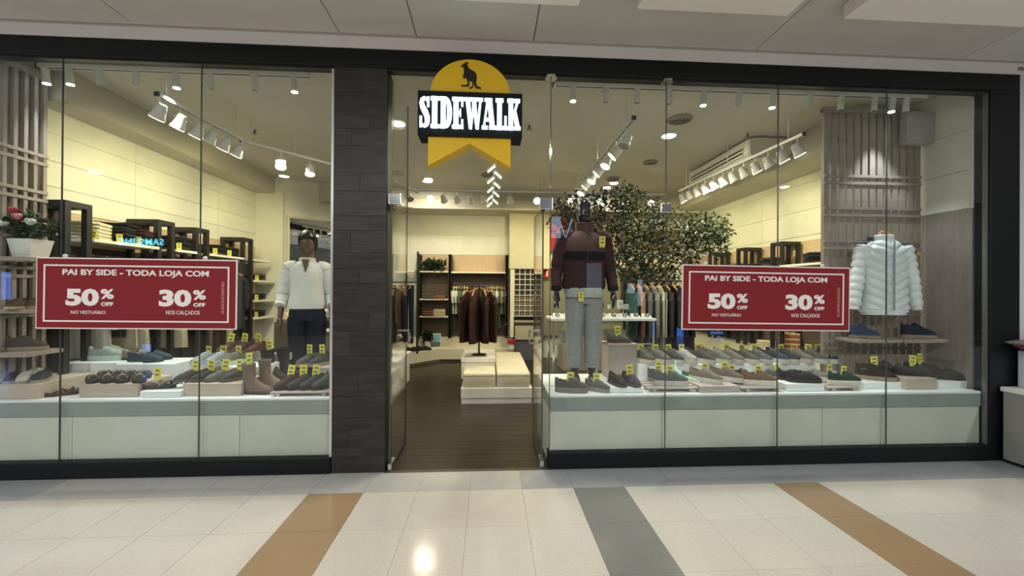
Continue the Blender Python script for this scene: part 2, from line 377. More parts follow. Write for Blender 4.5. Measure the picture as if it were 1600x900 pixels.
# ================================================================== display counters
def counter(label, x0, x1, cuts):
    t = thing('display_counter', label, 'counter')
    build('top', MB().rbox((x0, 0.02, 0.585), (x1, 0.86, 0.605), 0.003), COUNTER, t)
    build('fascia', MB().box((x0, 0.022, 0.472), (x1, 0.86, 0.585)), FASCIA, t)
    cs = [x0]+cuts+[x1]
    for a, b in zip(cs[:-1], cs[1:]):
        build('panel', MB().box((a+0.002, 0.034, 0.0), (b-0.002, 0.10, 0.468)), PANELW, t)
    build('end_panel', MB().box((x0, 0.10, 0), (x0+0.02, 0.86, 0.472)), PANELW, t)
    build('end_panel', MB().box((x1-0.02, 0.10, 0), (x1, 0.86, 0.472)), PANELW, t)
counter('long white window counter with grey fascia behind the window left of the pillar', -4.10, -1.295, [-3.3, -2.02])
counter('long white window counter with grey fascia right of the entrance', 0.515, 4.43, [1.49, 2.49, 2.94, 3.49])
# ================================================================== lattice screens
def lattice(label, loc, rz, length, pitch, sw_, m_, levels, top, bottom=0.605, depth=0.03, double=True):
    t = thing('lattice_screen', label, 'screen', loc, rz)
    a = build('slat', MB().box((0, 0, bottom), (sw_, depth, top)), m_, t); n = int(length/pitch)
    for k in range(1, n+1): share('slat', a, t, (k*pitch, 0, 0))
    h = None
    for z in levels:
        for dz in ((-0.035, 0.035) if double else (0,)):
            if h is None: h = build('rail', MB().box((0, -0.012, -0.014), (n*pitch+sw_, 0.0, 0.014)), m_, t); h.location.z = z+dz
            else: share('rail', h, t, (0, 0, z+dz))
    build('top_rail', MB().box((0, -0.012, top-0.05), (n*pitch+sw_, depth+0.01, top)), m_, t)
    return t
lattice('tall brown wooden lattice screen behind the white puffer jacket', (3.362, 0.50, 0), 0, 1.04, 0.082, 0.056, LATT, [2.63, 2.305, 1.97, 1.64, 1.30, 0.96], 3.36, bottom=0.606, depth=0.035)
lattice('pale wooden lattice screen with shelves at the window edge beside the flower planter', (-3.90, -0.0+0.02, 0), PI/2, 0.38, 0.072, 0.028, LATTL, [2.60, 2.28, 1.95, 1.62, 1.29, 0.96], 3.35, bottom=0.606, depth=0.03)
lb = thing('backing_board', 'greyish brown board behind the slats of the window edge lattice', 'board')
build('board', MB().box((-3.985, 0.11, 0.606), (-3.95, 0.45, 3.34)), M('lattice_backing', (0.22, 0.18, 0.165), 0.6), lb)
for z, lab in ((1.735, 'topmost greyish wooden shelf of the window edge lattice, under the planter'), (1.32, 'greyish wooden shelf on the window edge lattice carrying the tipped up shoes'), (0.975, 'lowest greyish wooden shelf on the window edge lattice')):
    s_ = tag(build('lattice_shelf', MB().rbox((-3.912, 0.025, z-0.035), (-3.64, 0.30, z), 0.003), LATTL), lab, 'shelf')
# glass shelf pair in front of right lattice
for (a, b, lab) in ((3.47, 3.92, 'greyish shelf under a blue shoe below the jacket, nearer the sale sign'), (3.94, 4.40, 'greyish shelf with a navy shoe below the jacket, nearer the side wall')):
    tag(build('lattice_shelf', MB().rbox((a, 0.24, 1.01), (b, 0.487, 1.04), 0.004), LATTL), lab, 'shelf')
# ================================================================== LAMPS
def cyl_spot(lit, label, p, tilt=0.0, group=None):
    t = thing('track_spotlight', label, 'spotlight', p, 0, group); t.rotation_euler = (tilt, 0.0, 0)
    build('adapter', MB().box((-0.035, -0.012, 0.0), (0.035, 0.012, 0.02)), LAMPW, t)
    build('body', MB().cyl((0, 0), 0.027, -0.125, 0.0, 20), LAMPW, t, smooth=True)
    if lit:
        build('lens', MB().cyl((0, 0), 0.026, -0.134, -0.124, 20), LCOOL, t, smooth=True)
    else: build('lens', MB().cyl((0, 0), 0.024, -0.127, -0.124, 20), M('lens_off', (0.2, 0.2, 0.2), 0.2), t)
    return t
def track(label, a, b, w_=0.035):
    a = Vector(a); b = Vector(b); t = thing('lighting_track', label, 'track', a); d = b-a; L_ = d.length
    t.rotation_euler = (0, 0, math.atan2(d.y, d.x))
    build('rail', MB().box((0, -w_/2, 0), (L_, w_/2, 0.03)), LAMPW, t)
    build('slot', MB().box((0.02, -w_*0.2, -0.002), (L_-0.02, w_*0.2, 0.002)), M('track_slot', (0.10, 0.10, 0.10), 0.5), t)
    for k in range(3):
        x = L_*(0.08+0.42*k); build('suspension_rod', MB().cyl((x, 0), 0.006, 0.03, max(0.035, 3.46-a.z), 6), LAMPW, t)
    build('end_cap', MB().box((-0.012, -w_/2-0.004, -0.004), (0.0, w_/2+0.004, 0.034)), BLACK, t)
    return t
TY, TZ = 0.30, 3.37
track('white track under the ceiling along the window left of the pillar', (at(62, 110, TY).x, TY, TZ), (at(489, 110, TY).x, TY, TZ), 0.05)
track('white track under the ceiling along the window right of the entrance', (at(865, 130, TY).x, TY, TZ), (at(1445, 130, TY).x, TY, TZ), 0.05)
NTH = ['first', 'second', 'third', 'fourth', 'fifth', 'sixth', 'seventh', 'eighth', 'ninth', 'tenth', 'eleventh', 'twelfth', 'thirteenth', 'fourteenth', 'fifteenth']
for i, (px, lit) in enumerate(((70, 1), (107, 1), (154, 0), (212, 0), (274, 1), (328, 0), (397, 0), (459, 1))):
    p = at(px, 120, TY); cyl_spot(lit, '%s white cylinder spotlight on the track above the %s sign, %s from the left' % ('glowing' if lit else 'unlit', 'left sale', NTH[i]), (p.x, TY, TZ), 0.12, 'spotlights on the left window track')
    if lit: lamp('SPOT', (p.x, TY, TZ-0.15), 62 if p.x > -3.4 else 38, COOL, (p.x+(0.05 if p.x > -3.4 else 0.6), 0.35, 0.6), spot_size=1.2, spot_blend=0.6, shadow_soft_size=0.03)
for i, (px, lit) in enumerate(((896, 1), (947, 0), (996, 0), (1046, 0), (1100, 1), (1154, 0), (1208, 1), (1265, 0), (1315, 0), (1367, 0), (1395, 1), (1417, 0))):
    p = at(px, 135, TY); cyl_spot(lit, '%s white cylinder spotlight on the right window track, %s from the entrance' % ('glowing' if lit else 'unlit', NTH[i]), (p.x, TY, TZ), 0.10, 'spotlights on the right window track')
    if lit: lamp('SPOT', (p.x, TY, TZ-0.15), 62 if p.x > -3.4 else 38, COOL, (p.x+(0.05 if p.x > -3.4 else 0.6), 0.35, 0.6), spot_size=1.2, spot_blend=0.6, shadow_soft_size=0.03)
_cup = None
def cup_spot(label, p, aim, lit=1, group=None, s=1.0):
    """white bell spot on a bent bracket, face turned along aim"""
    global _cup
    t = thing('bell_spotlight', label, 'spotlight', p, 0, group)
    if _cup is None:
        _cup = {}
        _cup['b'] = build('bracket', MB().tube([(0, 0, 0), (0, 0, -0.05)], 0.008, 6).tube([(-0.055, 0, -0.13), (-0.05, 0, -0.07), (0, 0, -0.05), (0.05, 0, -0.07), (0.055, 0, -0.13)], 0.005, 6), LAMPW, t, smooth=True)
        # head local: face points to -z, pivot at origin
        prof = [(0.020, 0.075), (0.032, 0.07), (0.040, 0.03), (0.048, -0.02), (0.060, -0.05), (0.060, -0.058)]
        _cup['h'] = build('head', MB().loft([[(r*math.cos(2*PI*i/20), r*math.sin(2*PI*i/20), z) for i in range(20)] for r, z in prof]), LAMPW, t, smooth=True)
        _cup['l'] = {0: build('lens', MB().cyl((0, 0), 0.052, -0.062, -0.057, 20), M('lens_off', (0.2, 0.2, 0.2), 0.2), t),
                     1: build('lens', MB().cyl((0, 0), 0.054, -0.062, -0.057, 20), LWARM, t), 2: build('lens', MB().cyl((0, 0), 0.054, -0.062, -0.057, 20), LHOT, t)}
        for o in (_cup['h'], *_cup['l'].values(), _cup['b']): o.parent = None; COL.objects.unlink(o)
    q = Vector(aim).to_track_quat('-Z', 'Y')
    b = _cup['b'].copy(); COL.objects.link(b); b.parent = t
    h = _cup['h'].copy(); COL.objects.link(h); h.parent = t; h.rotation_euler = q.to_euler(); h.location = (0, 0, -0.13)
    l = _cup['l'][lit].copy(); COL.objects.link(l); l.parent = t; l.rotation_euler = q.to_euler(); l.location = (0, 0, -0.13)
    t.scale = (s, s, s)
    return t
Z2 = 3.12
def along(a, b, f): return Vector(a).lerp(Vector(b), f)
# left track pair
a, b = atz(246, 150, Z2), atz(377, 220, Z2)
track('white hanging track of bell spotlights running deep over the dark clothes wall', a, b)
for i, px in enumerate((258, 290, 314, 334, 352, 371)):
    f = (0.02, 0.22, 0.42, 0.58, 0.76, 0.95)[i]
    cup_spot('white bell spotlight on the hanging track left of the pillar, %s from the window' % NTH[i], along(a, b, f), (-0.55, 0.1, -1), 1 if i != 3 else 0, 'bell spotlights over the clothes wall')
for f, yy in ((0.1, 0.9), (0.5, 1.6), (0.9, 2.6)):
    lamp('SPOT', along(a, b, f)+Vector((-0.1, 0.1, -0.22)), 38, WARM, (-4.1, yy+0.2, 2.3), spot_size=1.7, spot_blend=0.9, shadow_soft_size=0.05)
lamp('SPOT', (-2.9, 2.6, 2.9), 32, WARM, (-4.1, 3.4, 2.2), spot_size=1.7, spot_blend=0.9, shadow_soft_size=0.05)
a2, b2 = atz(377, 222, Z2), atz(530, 262, Z2)
track('white angled track of bell spotlights above the white shirt mannequin', a2, b2)
for i, px in enumerate((430, 476)):
    p = along(a2, b2, 0.36 if i == 0 else 0.66)
    cup_spot('white bell spotlight on the angled track above the white shirt mannequin, %s' % ('nearer the wall' if i == 0 else 'nearer the pillar'), p, (0.15, -0.25, -1), 1)
# centre right track
a, b = atz(990, 187, Z2), atz(900, 296, Z2)
track('white hanging track of bell spotlights right of the yellow sign', a, b)
for i in range(8):
    cup_spot('white bell spotlight on the hanging track right of the yellow sign, %s from the window' % NTH[i], along(a, b, 0.08+0.125*i), (-0.75, 0.25, -0.75) if i % 2 else (-0.5, -0.15, -0.9), 1 if i > 0 else 0, 'bell spotlights on the centre track')
lamp('SPOT', (1.35, 1.7, 2.92), 55, (1, .93, .7), (0.1, 2.1, 0.3), spot_size=1.1, spot_blend=0.8, shadow_soft_size=0.05)
# track straight behind the sign
a, b = Vector((0.06, 1.75, Z2)), Vector((0.04, 4.0, Z2))
track('white hanging track of spotlights running deep below the yellow sign', a, b)
for i in range(9):
    p = along(a, b, 0.02+0.12*i)
    t = thing('bar_spotlight', 'glowing bar spotlight below the yellow ribbon sign, %s from the front' % NTH[i], 'spotlight', p, 0, 'bar spotlights below the sign')
    sd = 1 if i % 2 else -1
    R = Matrix.Translation((sd*0.05, 0, -0.07)) @ Matrix.Rotation(sd*0.75, 4, 'Y')
    build('stem', MB().cyl((0, 0), 0.006, -0.06, 0.0, 6), LAMPW, t)
    build('head', MB().rbox((-0.06, -0.035, 0.002), (0.06, 0.035, 0.03), 0.006, 1, R), LAMPW, t)
    build('lens', MB().box((-0.055, -0.032, -0.006), (0.055, 0.032, 0.002), R), LWARM, t)
# right track
a, b = atz(1255, 212, Z2), atz(1062, 300, Z2)
track('white hanging track of bell spotlights in front of the air conditioner', a, b)
for i in range(12):
    cup_spot('white bell spotlight below the air conditioner, %s from the window' % NTH[i], along(a, b, 0.03+0.085*i), (0.55, -0.1, -1), 1 if i in (0, 1, 3, 8, 11) else 0, 'bell spotlights below the air conditioner')
for f, yy in ((0.05, 1.3), (0.4, 2.2), (0.75, 3.2), (1.0, 4.2)):
    p = along(a, b, f)+Vector((0.1, 0, -0.22))
    lamp('SPOT', p, 42, WARM, (4.45, yy+0.5, 2.1), spot_size=1.8, spot_blend=0.9, shadow_soft_size=0.05)
# back track
a, b = Vector((-1.45, 3.46, 3.16)), Vector((3.1, 3.46, 3.16))
track('long white track across the back of the shop', a, b)
for i, (px, lit) in enumerate(((673, 2), (693, 0), (714, 0), (736, 0), (757, 0), (797, 0), (838, 2), (890, 2), (935, 2), (975, 1), (1015, 2))):
    x = at(px, 310, 3.46).x
    cup_spot('%s spotlight on the long back track, %s from the pillar' % ('glaring' if lit == 2 else 'unlit white' if lit == 0 else 'softly glowing', NTH[i]), (x, 3.46, 3.16), (0.1 if lit else 0.3, -1, -0.35) if lit else (0.2, 0.9, -0.6), lit, 'spotlights on the long back track')
for x in (-1.0, -0.1, 0.7, 1.9, 3.0):
    lamp('SPOT', (x, 3.5, 2.98), 38, WARM, (x, 5.3, 1.9), spot_size=1.7, spot_blend=0.9, shadow_soft_size=0.05)
# angled left back track
track('short white angled track at the back beside the entrance', atz(612, 283, 3.12), atz(652, 298, 3.16))
cup_spot('unlit spotlight on the short angled back track', atz(640, 296, 3.14), (0.4, -0.6, -0.8), 0)
# mirror side spots
# recessed downlights
def downlight(px, py, label, power, r=0.085):
    p = atz(px, py, 3.455); t = thing('downlight', label, 'downlight', p)
    build('rim', MB().loft([[(rr*math.cos(2*PI*i/28), rr*math.sin(2*PI*i/28), z) for i in range(28)] for rr, z in ((r+0.015, 0.004), (r+0.015, -0.004), (r, -0.006))]), LAMPW, t, smooth=True)
    build('diffuser', MB().cyl((0, 0), r, -0.009, -0.006, 28), M('downlight_glow', (1.0, 0.97, 0.88), emit=3.5), t)
    if power: lamp('AREA', (p.x, p.y, 3.44), power, (1.0, 0.90, 0.66), shape='DISK', size=0.3)
downlight(1045, 212, 'round recessed ceiling light beside the ceiling vent', 24)
downlight(668, 283, 'round recessed ceiling light left of the yellow ribbon', 24)
downlight(948, 293, 'small far recessed ceiling light near the middle track', 10)
downlight(435, 291, 'round recessed ceiling light above the mirror', 10)
downlight(622, 193, 'round recessed ceiling light seen through the glass fin left of the sign', 10)
for x, yy in ((-2.6, 1.6), (0.2, 1.0), (3.0, 2.0), (1.6, 3.2)):  # unseen fill lamps with no fixture, added for bounce towards the ceiling
    lamp('AREA', (x, yy, 3.02), 34, (1.0, 0.90, 0.66), shape='DISK', size=0.35)
# ceiling vents
def vent(px, py, label, r=0.14):
    p = atz(px, py, 3.458); t = thing('ceiling_vent', label, 'vent', p)
    g = M('vent_grey', (0.30, 0.28, 0.24), 0.6); d = M('vent_dark', (0.08, 0.075, 0.06), 0.6)
    build('backing', MB().cyl((0, 0), r, -0.004, 0.0, 30), d, t)
    for k in range(4):
        ro = r*(1-0.24*k); ri = ro*0.86
        build('ring', MB().loft([[(q*math.cos(2*PI*i/30), q*math.sin(2*PI*i/30), z) for i in range(30)] for q, z in ((ro, -0.004), (ro, -0.012), (ri, -0.022), (ri, -0.004))], cap=False), g, t, smooth=True)
vent(1062, 186, 'round ceiling vent of rings above the recessed light')
vent(958, 279, 'small far round ceiling vent beside the middle track', 0.12)
vent(763, 273, 'round ceiling vent behind the yellow ribbon', 0.13)
vent(1016, 253, 'dark round ceiling vent between middle and right tracks', 0.11)
def sprinkler(px, py, lab):
    p = atz(px, py, 3.455); t = thing('sprinkler', lab, 'sprinkler', p)
    build('pipe', MB().cyl((0, 0), 0.012, -0.04, 0.0, 10), M('vent_dark', (0.08, 0.075, 0.06)), t)
    build('deflector', MB().cyl((0, 0), 0.03, -0.048, -0.042, 12), M('brass_dark', (0.25, 0.20, 0.12), 0.4, metal=0.7), t)
sprinkler(827, 196, 'small ceiling sprinkler right of the black sign box')
sprinkler(1168, 208, 'small ceiling sprinkler above the air conditioner')
sprinkler(398, 203, 'small ceiling sprinkler left of the pillar')
# air conditioner
ac = thing('air_conditioner', 'long off-white ceiling air conditioner along the right side', 'air conditioner')
ACW = M('ac_white', (0.82, 0.80, 0.72), 0.45)
pr = [(3.30, 3.18), (3.26, 3.24), (3.26, 3.42), (3.34, 3.44), (3.80, 3.44), (3.83, 3.40), (3.83, 3.26), (3.76, 3.17)]
build('case', MB().prism(pr, 1.52, 3.0), ACW, ac)
build('end_cap', MB().prism([(x*0.97+0.105, z*0.96+0.132) for x, z in pr], 1.495, 1.52), M('ac_end', (0.74, 0.72, 0.64), 0.5), ac)
for z in (3.235, 3.285, 3.335):
    build('louvre', MB().box((3.245, 1.60, z), (3.262, 2.94, z+0.022)), ACW, ac)
for z in (3.26, 3.31):
    build('slot', MB().box((3.252, 1.62, z), (3.262, 2.92, z+0.02)), BLACK, ac)
# ================================================================== LOGO SIGN
ls = thing('shop_sign', 'hanging sign with yellow arch, kangaroo emblem and glowing white slab letters', 'sign')
yf = -0.20
P = lambda px, py, Y=yf: at(px, py, Y)
bl, br, bt, bb = P(652.5, 175).x, P(816, 175).x, P(735, 143.5).z, P(735, 213).z
build('letter_box', MB().rbox((bl, yf, bb), (br, -0.02, bt), 0.004), SIGNBLK, ls)
yy_ = yf+0.03; cxx = P(735, 140, yy_).x; rr = (P(797, 140, yy_).x-P(672, 140, yy_).x)/2; zt = P(735, 92, yy_).z
hh = zt-bt
arc = [(cxx+rr*math.sin(a)*1.0, bt-0.005+hh*math.cos(a)) for a in [(-PI/2)+PI*k/32 for k in range(33)]]
build('arch', MB().prism(arc, yy_, -0.04), YEL, ls)
x0, x1 = P(669, 210, yy_).x, P(798, 214, yy_).x; zb = P(733, 260, yy_).z; zm = P(733, 224, yy_).z
build('ribbon', MB().prism([(x0, bb), (x0, zb), ((x0+x1)/2, zm), ((x0+x1)/2, bb)], yy_, -0.06).prism([((x0+x1)/2, bb), ((x0+x1)/2, zm), (x1, zb), (x1, bb)], yy_, -0.06), YEL, ls)
roo = [(455,265),(500,245),(545,205),(560,178),(577,195),(590,190),(628,183),(625,215),(607,235),(618,290),(650,335),(700,370),(755,395),(795,430),(818,480),(828,540),(820,600),(808,690),(830,740),(870,765),(915,775),(930,800),(920,812),(850,808),(805,800),(780,760),(758,705),(745,720),(742,770),(715,795),(670,812),(645,800),(655,780),(700,765),(722,730),(720,650),(690,640),(660,620),(648,650),(650,700),(645,745),(610,758),(470,755),(452,735),(470,718),(560,718),(600,710),(612,680),(605,640),(590,580),(572,545),(550,560),(525,572),(505,555),(498,510),(515,460),(528,430),(520,370),(515,300),(480,302),(455,285)]
roo = [P(690+x/15, 85+y/15, yy_) for x, y in roo]
build('kangaroo_emblem', MB().prism([(p.x, p.z) for p in roo], yy_-0.004, yy_+0.001), M('emblem_black', (0.008, 0.008, 0.009), 0.5), ls)
# glyphs drawn on a 1350 x 380 field
def q4(mb, *pts): mb.prism([(x, -z) for x, z in pts], -6, 6)
def R4(mb, x0, z0, x1, z1): q4(mb, (x0, z0), (x1, z0), (x1, z1), (x0, z1))
def strip(mb, outer, inner):
    for a, b, c, d in zip(outer[:-1], outer[1:], inner[1:], inner[:-1]): q4(mb, a, b, c, d)
def stroke(mb, pts, ws):
    o, n_ = [], []
    for k, (x, z) in enumerate(pts):
        xa, za = pts[max(k-1, 0)]; xb, zb_ = pts[min(k+1, len(pts)-1)]
        dx, dz = xb-xa, zb_-za; l = math.hypot(dx, dz); nx, nz_ = -dz/l, dx/l
        o.append((x+nx*ws[k]/2, z+nz_*ws[k]/2)); n_.append((x-nx*ws[k]/2, z-nz_*ws[k]/2))
    strip(mb, o, n_)
def gI(mb, x): R4(mb, x, 0, x+105, 44); R4(mb, x, 336, x+105, 380); R4(mb, x+18, 0, x+87, 380)
def gS(mb, x):
    stroke(mb, [(x+112, 70), (x+92, 32), (x+66, 22), (x+38, 40), (x+30, 85), (x+45, 135), (x+78, 190), (x+102, 245), (x+104, 305), (x+92, 345), (x+66, 360), (x+36, 346), (x+16, 305)], [26, 34, 44, 52, 62, 70, 76, 70, 62, 52, 42, 34, 26])
    R4(mb, x+100, 4, x+130, 128); R4(mb, x+2, 240, x+34, 376)
def gD(mb, x):
    R4(mb, x, 0, x+70, 44); R4(mb, x, 336, x+70, 380); R4(mb, x+20, 0, x+84, 380)
    o = [(x+70+98*math.sin(PI*k/14)**0.75, 190-190*math.cos(PI*k/14)) for k in range(15)]
    i = [(x+70+34*math.sin(PI*k/14)**0.75, 190-145*math.cos(PI*k/14)) for k in range(15)]
    strip(mb, o, i)
def gE(mb, x):
    R4(mb, x, 0, x+150, 44); R4(mb, x, 336, x+150, 380); R4(mb, x+20, 0, x+86, 380); R4(mb, x+80, 165, x+115, 212); R4(mb, x+105, 138, x+120, 240)
    R4(mb, x+122, 0, x+150, 112); R4(mb, x+122, 268, x+150, 380)
def gW(mb, x):
    for a, b in ((0, 92), (86, 168), (162, 250)): R4(mb, x+a, 0, x+b, 40)
    q4(mb, (x+16, 20), (x+78, 20), (x+104, 380), (x+62, 380)); q4(mb, (x+110, 60), (x+138, 60), (x+104, 380), (x+76, 380))
    q4(mb, (x+100, 20), (x+156, 20), (x+194, 380), (x+152, 380)); q4(mb, (x+200, 30), (x+232, 30), (x+194, 380), (x+166, 380))
def gA(mb, x):
    R4(mb, x, 336, x+82, 380); R4(mb, x+98, 336, x+190, 380); R4(mb, x+35, 0, x+140, 40)
    q4(mb, (x+66, 10), (x+92, 10), (x+44, 350), (x+18, 350)); q4(mb, (x+70, 10), (x+136, 10), (x+176, 350), (x+110, 350)); R4(mb, x+50, 240, x+120, 282)
def gL(mb, x):
    R4(mb, x, 0, x+108, 44); R4(mb, x, 336, x+152, 380); R4(mb, x+22, 0, x+86, 380); R4(mb, x+120, 212, x+152, 380)
def gK(mb, x):
    R4(mb, x, 0, x+92, 44); R4(mb, x, 336, x+92, 380); R4(mb, x+18, 0, x+80, 380)
    R4(mb, x+98, 0, x+172, 44); R4(mb, x+100, 336, x+182, 380)
    q4(mb, (x+122, 30), (x+156, 30), (x+104, 200), (x+72, 200)); q4(mb, (x+76, 170), (x+118, 130), (x+172, 350), (x+108, 350))
kx = (br-bl)*(1350/1385)/1362; kz = (bt-bb)*0.70/380
for g_, x in ((gS, 0), (gI, 148), (gD, 262), (gE, 430), (gW, 592), (gA, 826), (gL, 1010), (gK, 1168)):
    mb = MB(); g_(mb, x+5)
    mb.v = [(bl+0.012+a*kx, yf-0.006+b*0.001, bt-(bt-bb)*0.14+c*kz) for a, b, c in mb.v]
    build('letter', mb, LETTER, ls)
# ================================================================== SALE SIGNS
def sale(px0, px1, pyt, pyb, label, tilt):
    a = at(px0, pyt, -0.03); b = at(px1, pyb, -0.03); W, H = 1.50, 0.555
    cxs, czs = (a.x+b.x)/2, (a.z+b.z)/2
    t = thing('sale_sign', label, 'sign', (cxs, -0.034, czs)); t.rotation_euler = (0, tilt, 0)
    build('board', MB().rbox((-W/2, 0, -H/2), (W/2, 0.008, H/2), 0.002, 1), INK, t)
    build('red_face', MB().box((-W/2+0.010, -0.002, -H/2+0.010), (W/2-0.010, 0.0, H/2-0.010)), RED, t)
    e = 0.058; th = 0.012; w_, h_ = W/2-e, H/2-e*0.95
    build('border_line', MB().box((-w_, -0.004, h_-th), (w_, -0.002, h_)).box((-w_, -0.004, -h_), (w_, -0.002, -h_+th)).box((-w_, -0.004, -h_+th), (-w_+th, -0.002, h_-th)).box((w_-th, -0.004, -h_+th), (w_, -0.002, h_-th)), INK, t)
    y_ = -0.004; u = 1.50/315.0
    def tx(s, size, x, z, bold, width, al='CENTER', **kw):
        o = text(s, size, (0, y_, 0), INK, t, bold=bold, align=al, **kw)
        xs_ = [v.co.x for v in o.data.vertices]; zs_ = [v.co.y for v in o.data.vertices]
        sw_ = width/(max(xs_)-min(xs_)); sh = size/(max(zs_)-min(zs_))
        xm = (max(xs_)+min(xs_))/2; zmn = min(zs_)
        for v in o.data.vertices: v.co.x = (v.co.x-xm)*sw_; v.co.y = (v.co.y-zmn)*sh
        o.location = (x, y_, z); return o
    tx('PAI BY SIDE - TODA LOJA COM', 0.060, -0.008, 0.128, 0.0018, 1.09)
    tx('50', 0.135, -0.405, -0.098, 0.0065, 0.245); tx('%', 0.078, -0.222, -0.042, 0.0028, 0.098); tx('OFF', 0.032, -0.222, -0.098, 0.0012, 0.090)
    tx('30', 0.135, 0.285, -0.098, 0.0065, 0.245); tx('%', 0.078, 0.468, -0.042, 0.0028, 0.098); tx('OFF', 0.032, 0.468, -0.098, 0.0012, 0.090)
    tx('NO VESTUÁRIO', 0.032, -0.36, -0.160, 0.0, 0.255); tx('NOS CALÇADOS', 0.038, 0.345, -0.166, 0.0, 0.255)
    for k in range(2):                              # two thin lines of small print running up the side
        mb = MB(); rz_ = -0.15; r_ = random.Random(3)
        while rz_ < 0.10:
            l = r_.uniform(0.004, 0.009); mb.box((0.635+k*0.012, -0.0035, rz_), (0.641+k*0.012, -0.002, rz_+l)); rz_ += l+0.003+(0.004 if r_.random() < .2 else 0)
        o = build('small_print', mb, M('faint_ink', (0.62, 0.35, 0.36), 0.5), t); o['kind'] = 'stuff'
    for x in (-0.545, 0.5): build('hook', MB().ball((x, 0.006, H/2+0.012), 0.016), M('hook_clear', (0.75, 0.75, 0.75), 0.2), t, smooth=True)
sale(57, 370.5, 404.5, 512.5, 'dark red sale sign hanging in front of the window left of the pillar', 0.006)
sale(1066, 1326.5, 415.5, 515.5, 'dark red sale sign hanging in front of the window beside the puffer jacket', 0.010)
# ================================================================== FURNISHING
def shelf_frame(label, x0, x1, y0, y1, z1, z0=0.0, t=0.045):
    r = thing('display_stand', label, 'shelf frame', (0, 0, 0))
    for x in (x0, x1-t):
        for yy in (y0, y1-t): build('post', MB().box((x, yy, z0), (x+t, yy+t, z1-t)), SHELFBLK, r)
    for x in (x0, x1-t): build('bar', MB().box((x, y0, z1-t), (x+t, y1, z1)), SHELFBLK, r)
    for yy in (y0, y1-t): build('bar', MB().box((x0+t, yy, z1-t), (x1-t, yy+t, z1)), SHELFBLK, r)
    return r
def shelf(label, a, b, m=None):
    return tag(build('shelf', MB().rbox(a, b, 0.003), m or SHELFW), label, 'shelf')
SHELFW = M('shelf_cream', (0.84, 0.82, 0.70), 0.4)
def folded(loc, rz, c, label, group, w_=0.27, d=0.30, h=0.034, wav=0.0):
    mb = MB(); n = 14; rings = []
    for k in range(n):                                 # wrap of cloth, rounded fold on the front edge
        a = -PI/2+PI*k/(n-1); rings.append((-d/2-0.0+0.012-math.cos(a)*h*0.5, h/2+math.sin(a)*h/2))
    prof = rings+[(d/2, h*0.97), (d/2, 0.003)]
    ws = [-w_/2, -w_/2+0.012, -w_/6, w_/6, w_/2-0.012, w_/2]
    rr = []
    for j, x in enumerate(ws):
        q = 0.82 if j in (0, 5) else 1.0
        rr.append([(x, y*(0.97 if q < 1 else 1), h/2+(z-h/2)*q+(wav*math.sin(x*22+loc[2]*70) if z > h*.5 else 0)*0.35) for y, z in prof])
    mb.loft(rr)
    o = build('folded_garment', mb, cloth('cloth_%02d_%02d_%02d' % tuple(int(v*99) for v in c), c), None, True, loc, rz)
    return tag(o, label, 'clothes', group)
def price_tag(parent, loc, rot=(0.25, 0, 0), s=1.0):
    t = build('price_tag', MB().box((-0.030*s, -0.0015, 0), (0.030*s, 0.0015, 0.085*s)).box((-0.026*s, -0.0012, -0.022*s), (-0.003*s, 0.0012, 0.0)).box((0.003*s, -0.0012, -0.022*s), (0.026*s, 0.0012, 0.0)), TAGY, parent)
    t.location = loc; t.rotation_euler = rot
    mb = MB()
    for z, a, b in ((0.060, -0.018, 0.016), (0.052, -0.014, 0.020), (0.026, -0.016, 0.018), (0.018, -0.020, 0.012)):
        mb.box((a*s, -0.0026, z*s), (b*s, -0.0016, (z+0.006)*s))
    p = build('print', mb, TAGP, t); p['kind'] = 'stuff'
    return t
def stack(x, y, z, rz, cols, where, group, tagged=True, w_=0.27, d=0.30, wav=0.0, adj=None):
    o = None
    for k, c in enumerate(cols):
        nm = cname(c[1]) if isinstance(c[0], str) else cname(c)
        cc = c
        pos = 'bottom' if k == 0 else 'top' if k == len(cols)-1 else NTH[k]+' up'
        o2 = folded((x+random.uniform(-.004, .004), y, z+k*0.0345), rz, cc, '%s folded garment %s, %s' % (nm, where, pos), group, w_, d, wav=wav)
        o = o or o2
    if tagged: price_tag(o, (0.09, -d/2-0.02, 0.012), (0.05, 0, 0), 0.85)
    return o
def cname(c):
    r, g, b = c; v = max(c)
    if v < 0.035: return 'black'
    if v-min(c) < 0.25*v: return 'charcoal' if v < 0.1 else 'grey' if v < 0.45 else 'white' if v > .6 else 'light grey'
    if b >= r and b >= g: return 'navy' if v < 0.1 else 'light blue' if v > .4 else 'blue'
    if g >= r: return 'dark green' if v < .12 else 'pale green' if v > .4 else 'olive'
    if g > 0.8*r: return 'cream' if v > .5 else 'olive' if v < .2 else 'beige'
    if g < 0.45*r: return 'dark red' if v < .25 else 'red'
    return 'dark brown' if v < .1 else 'brown' if v < .3 else 'tan' if v < .55 else 'beige'
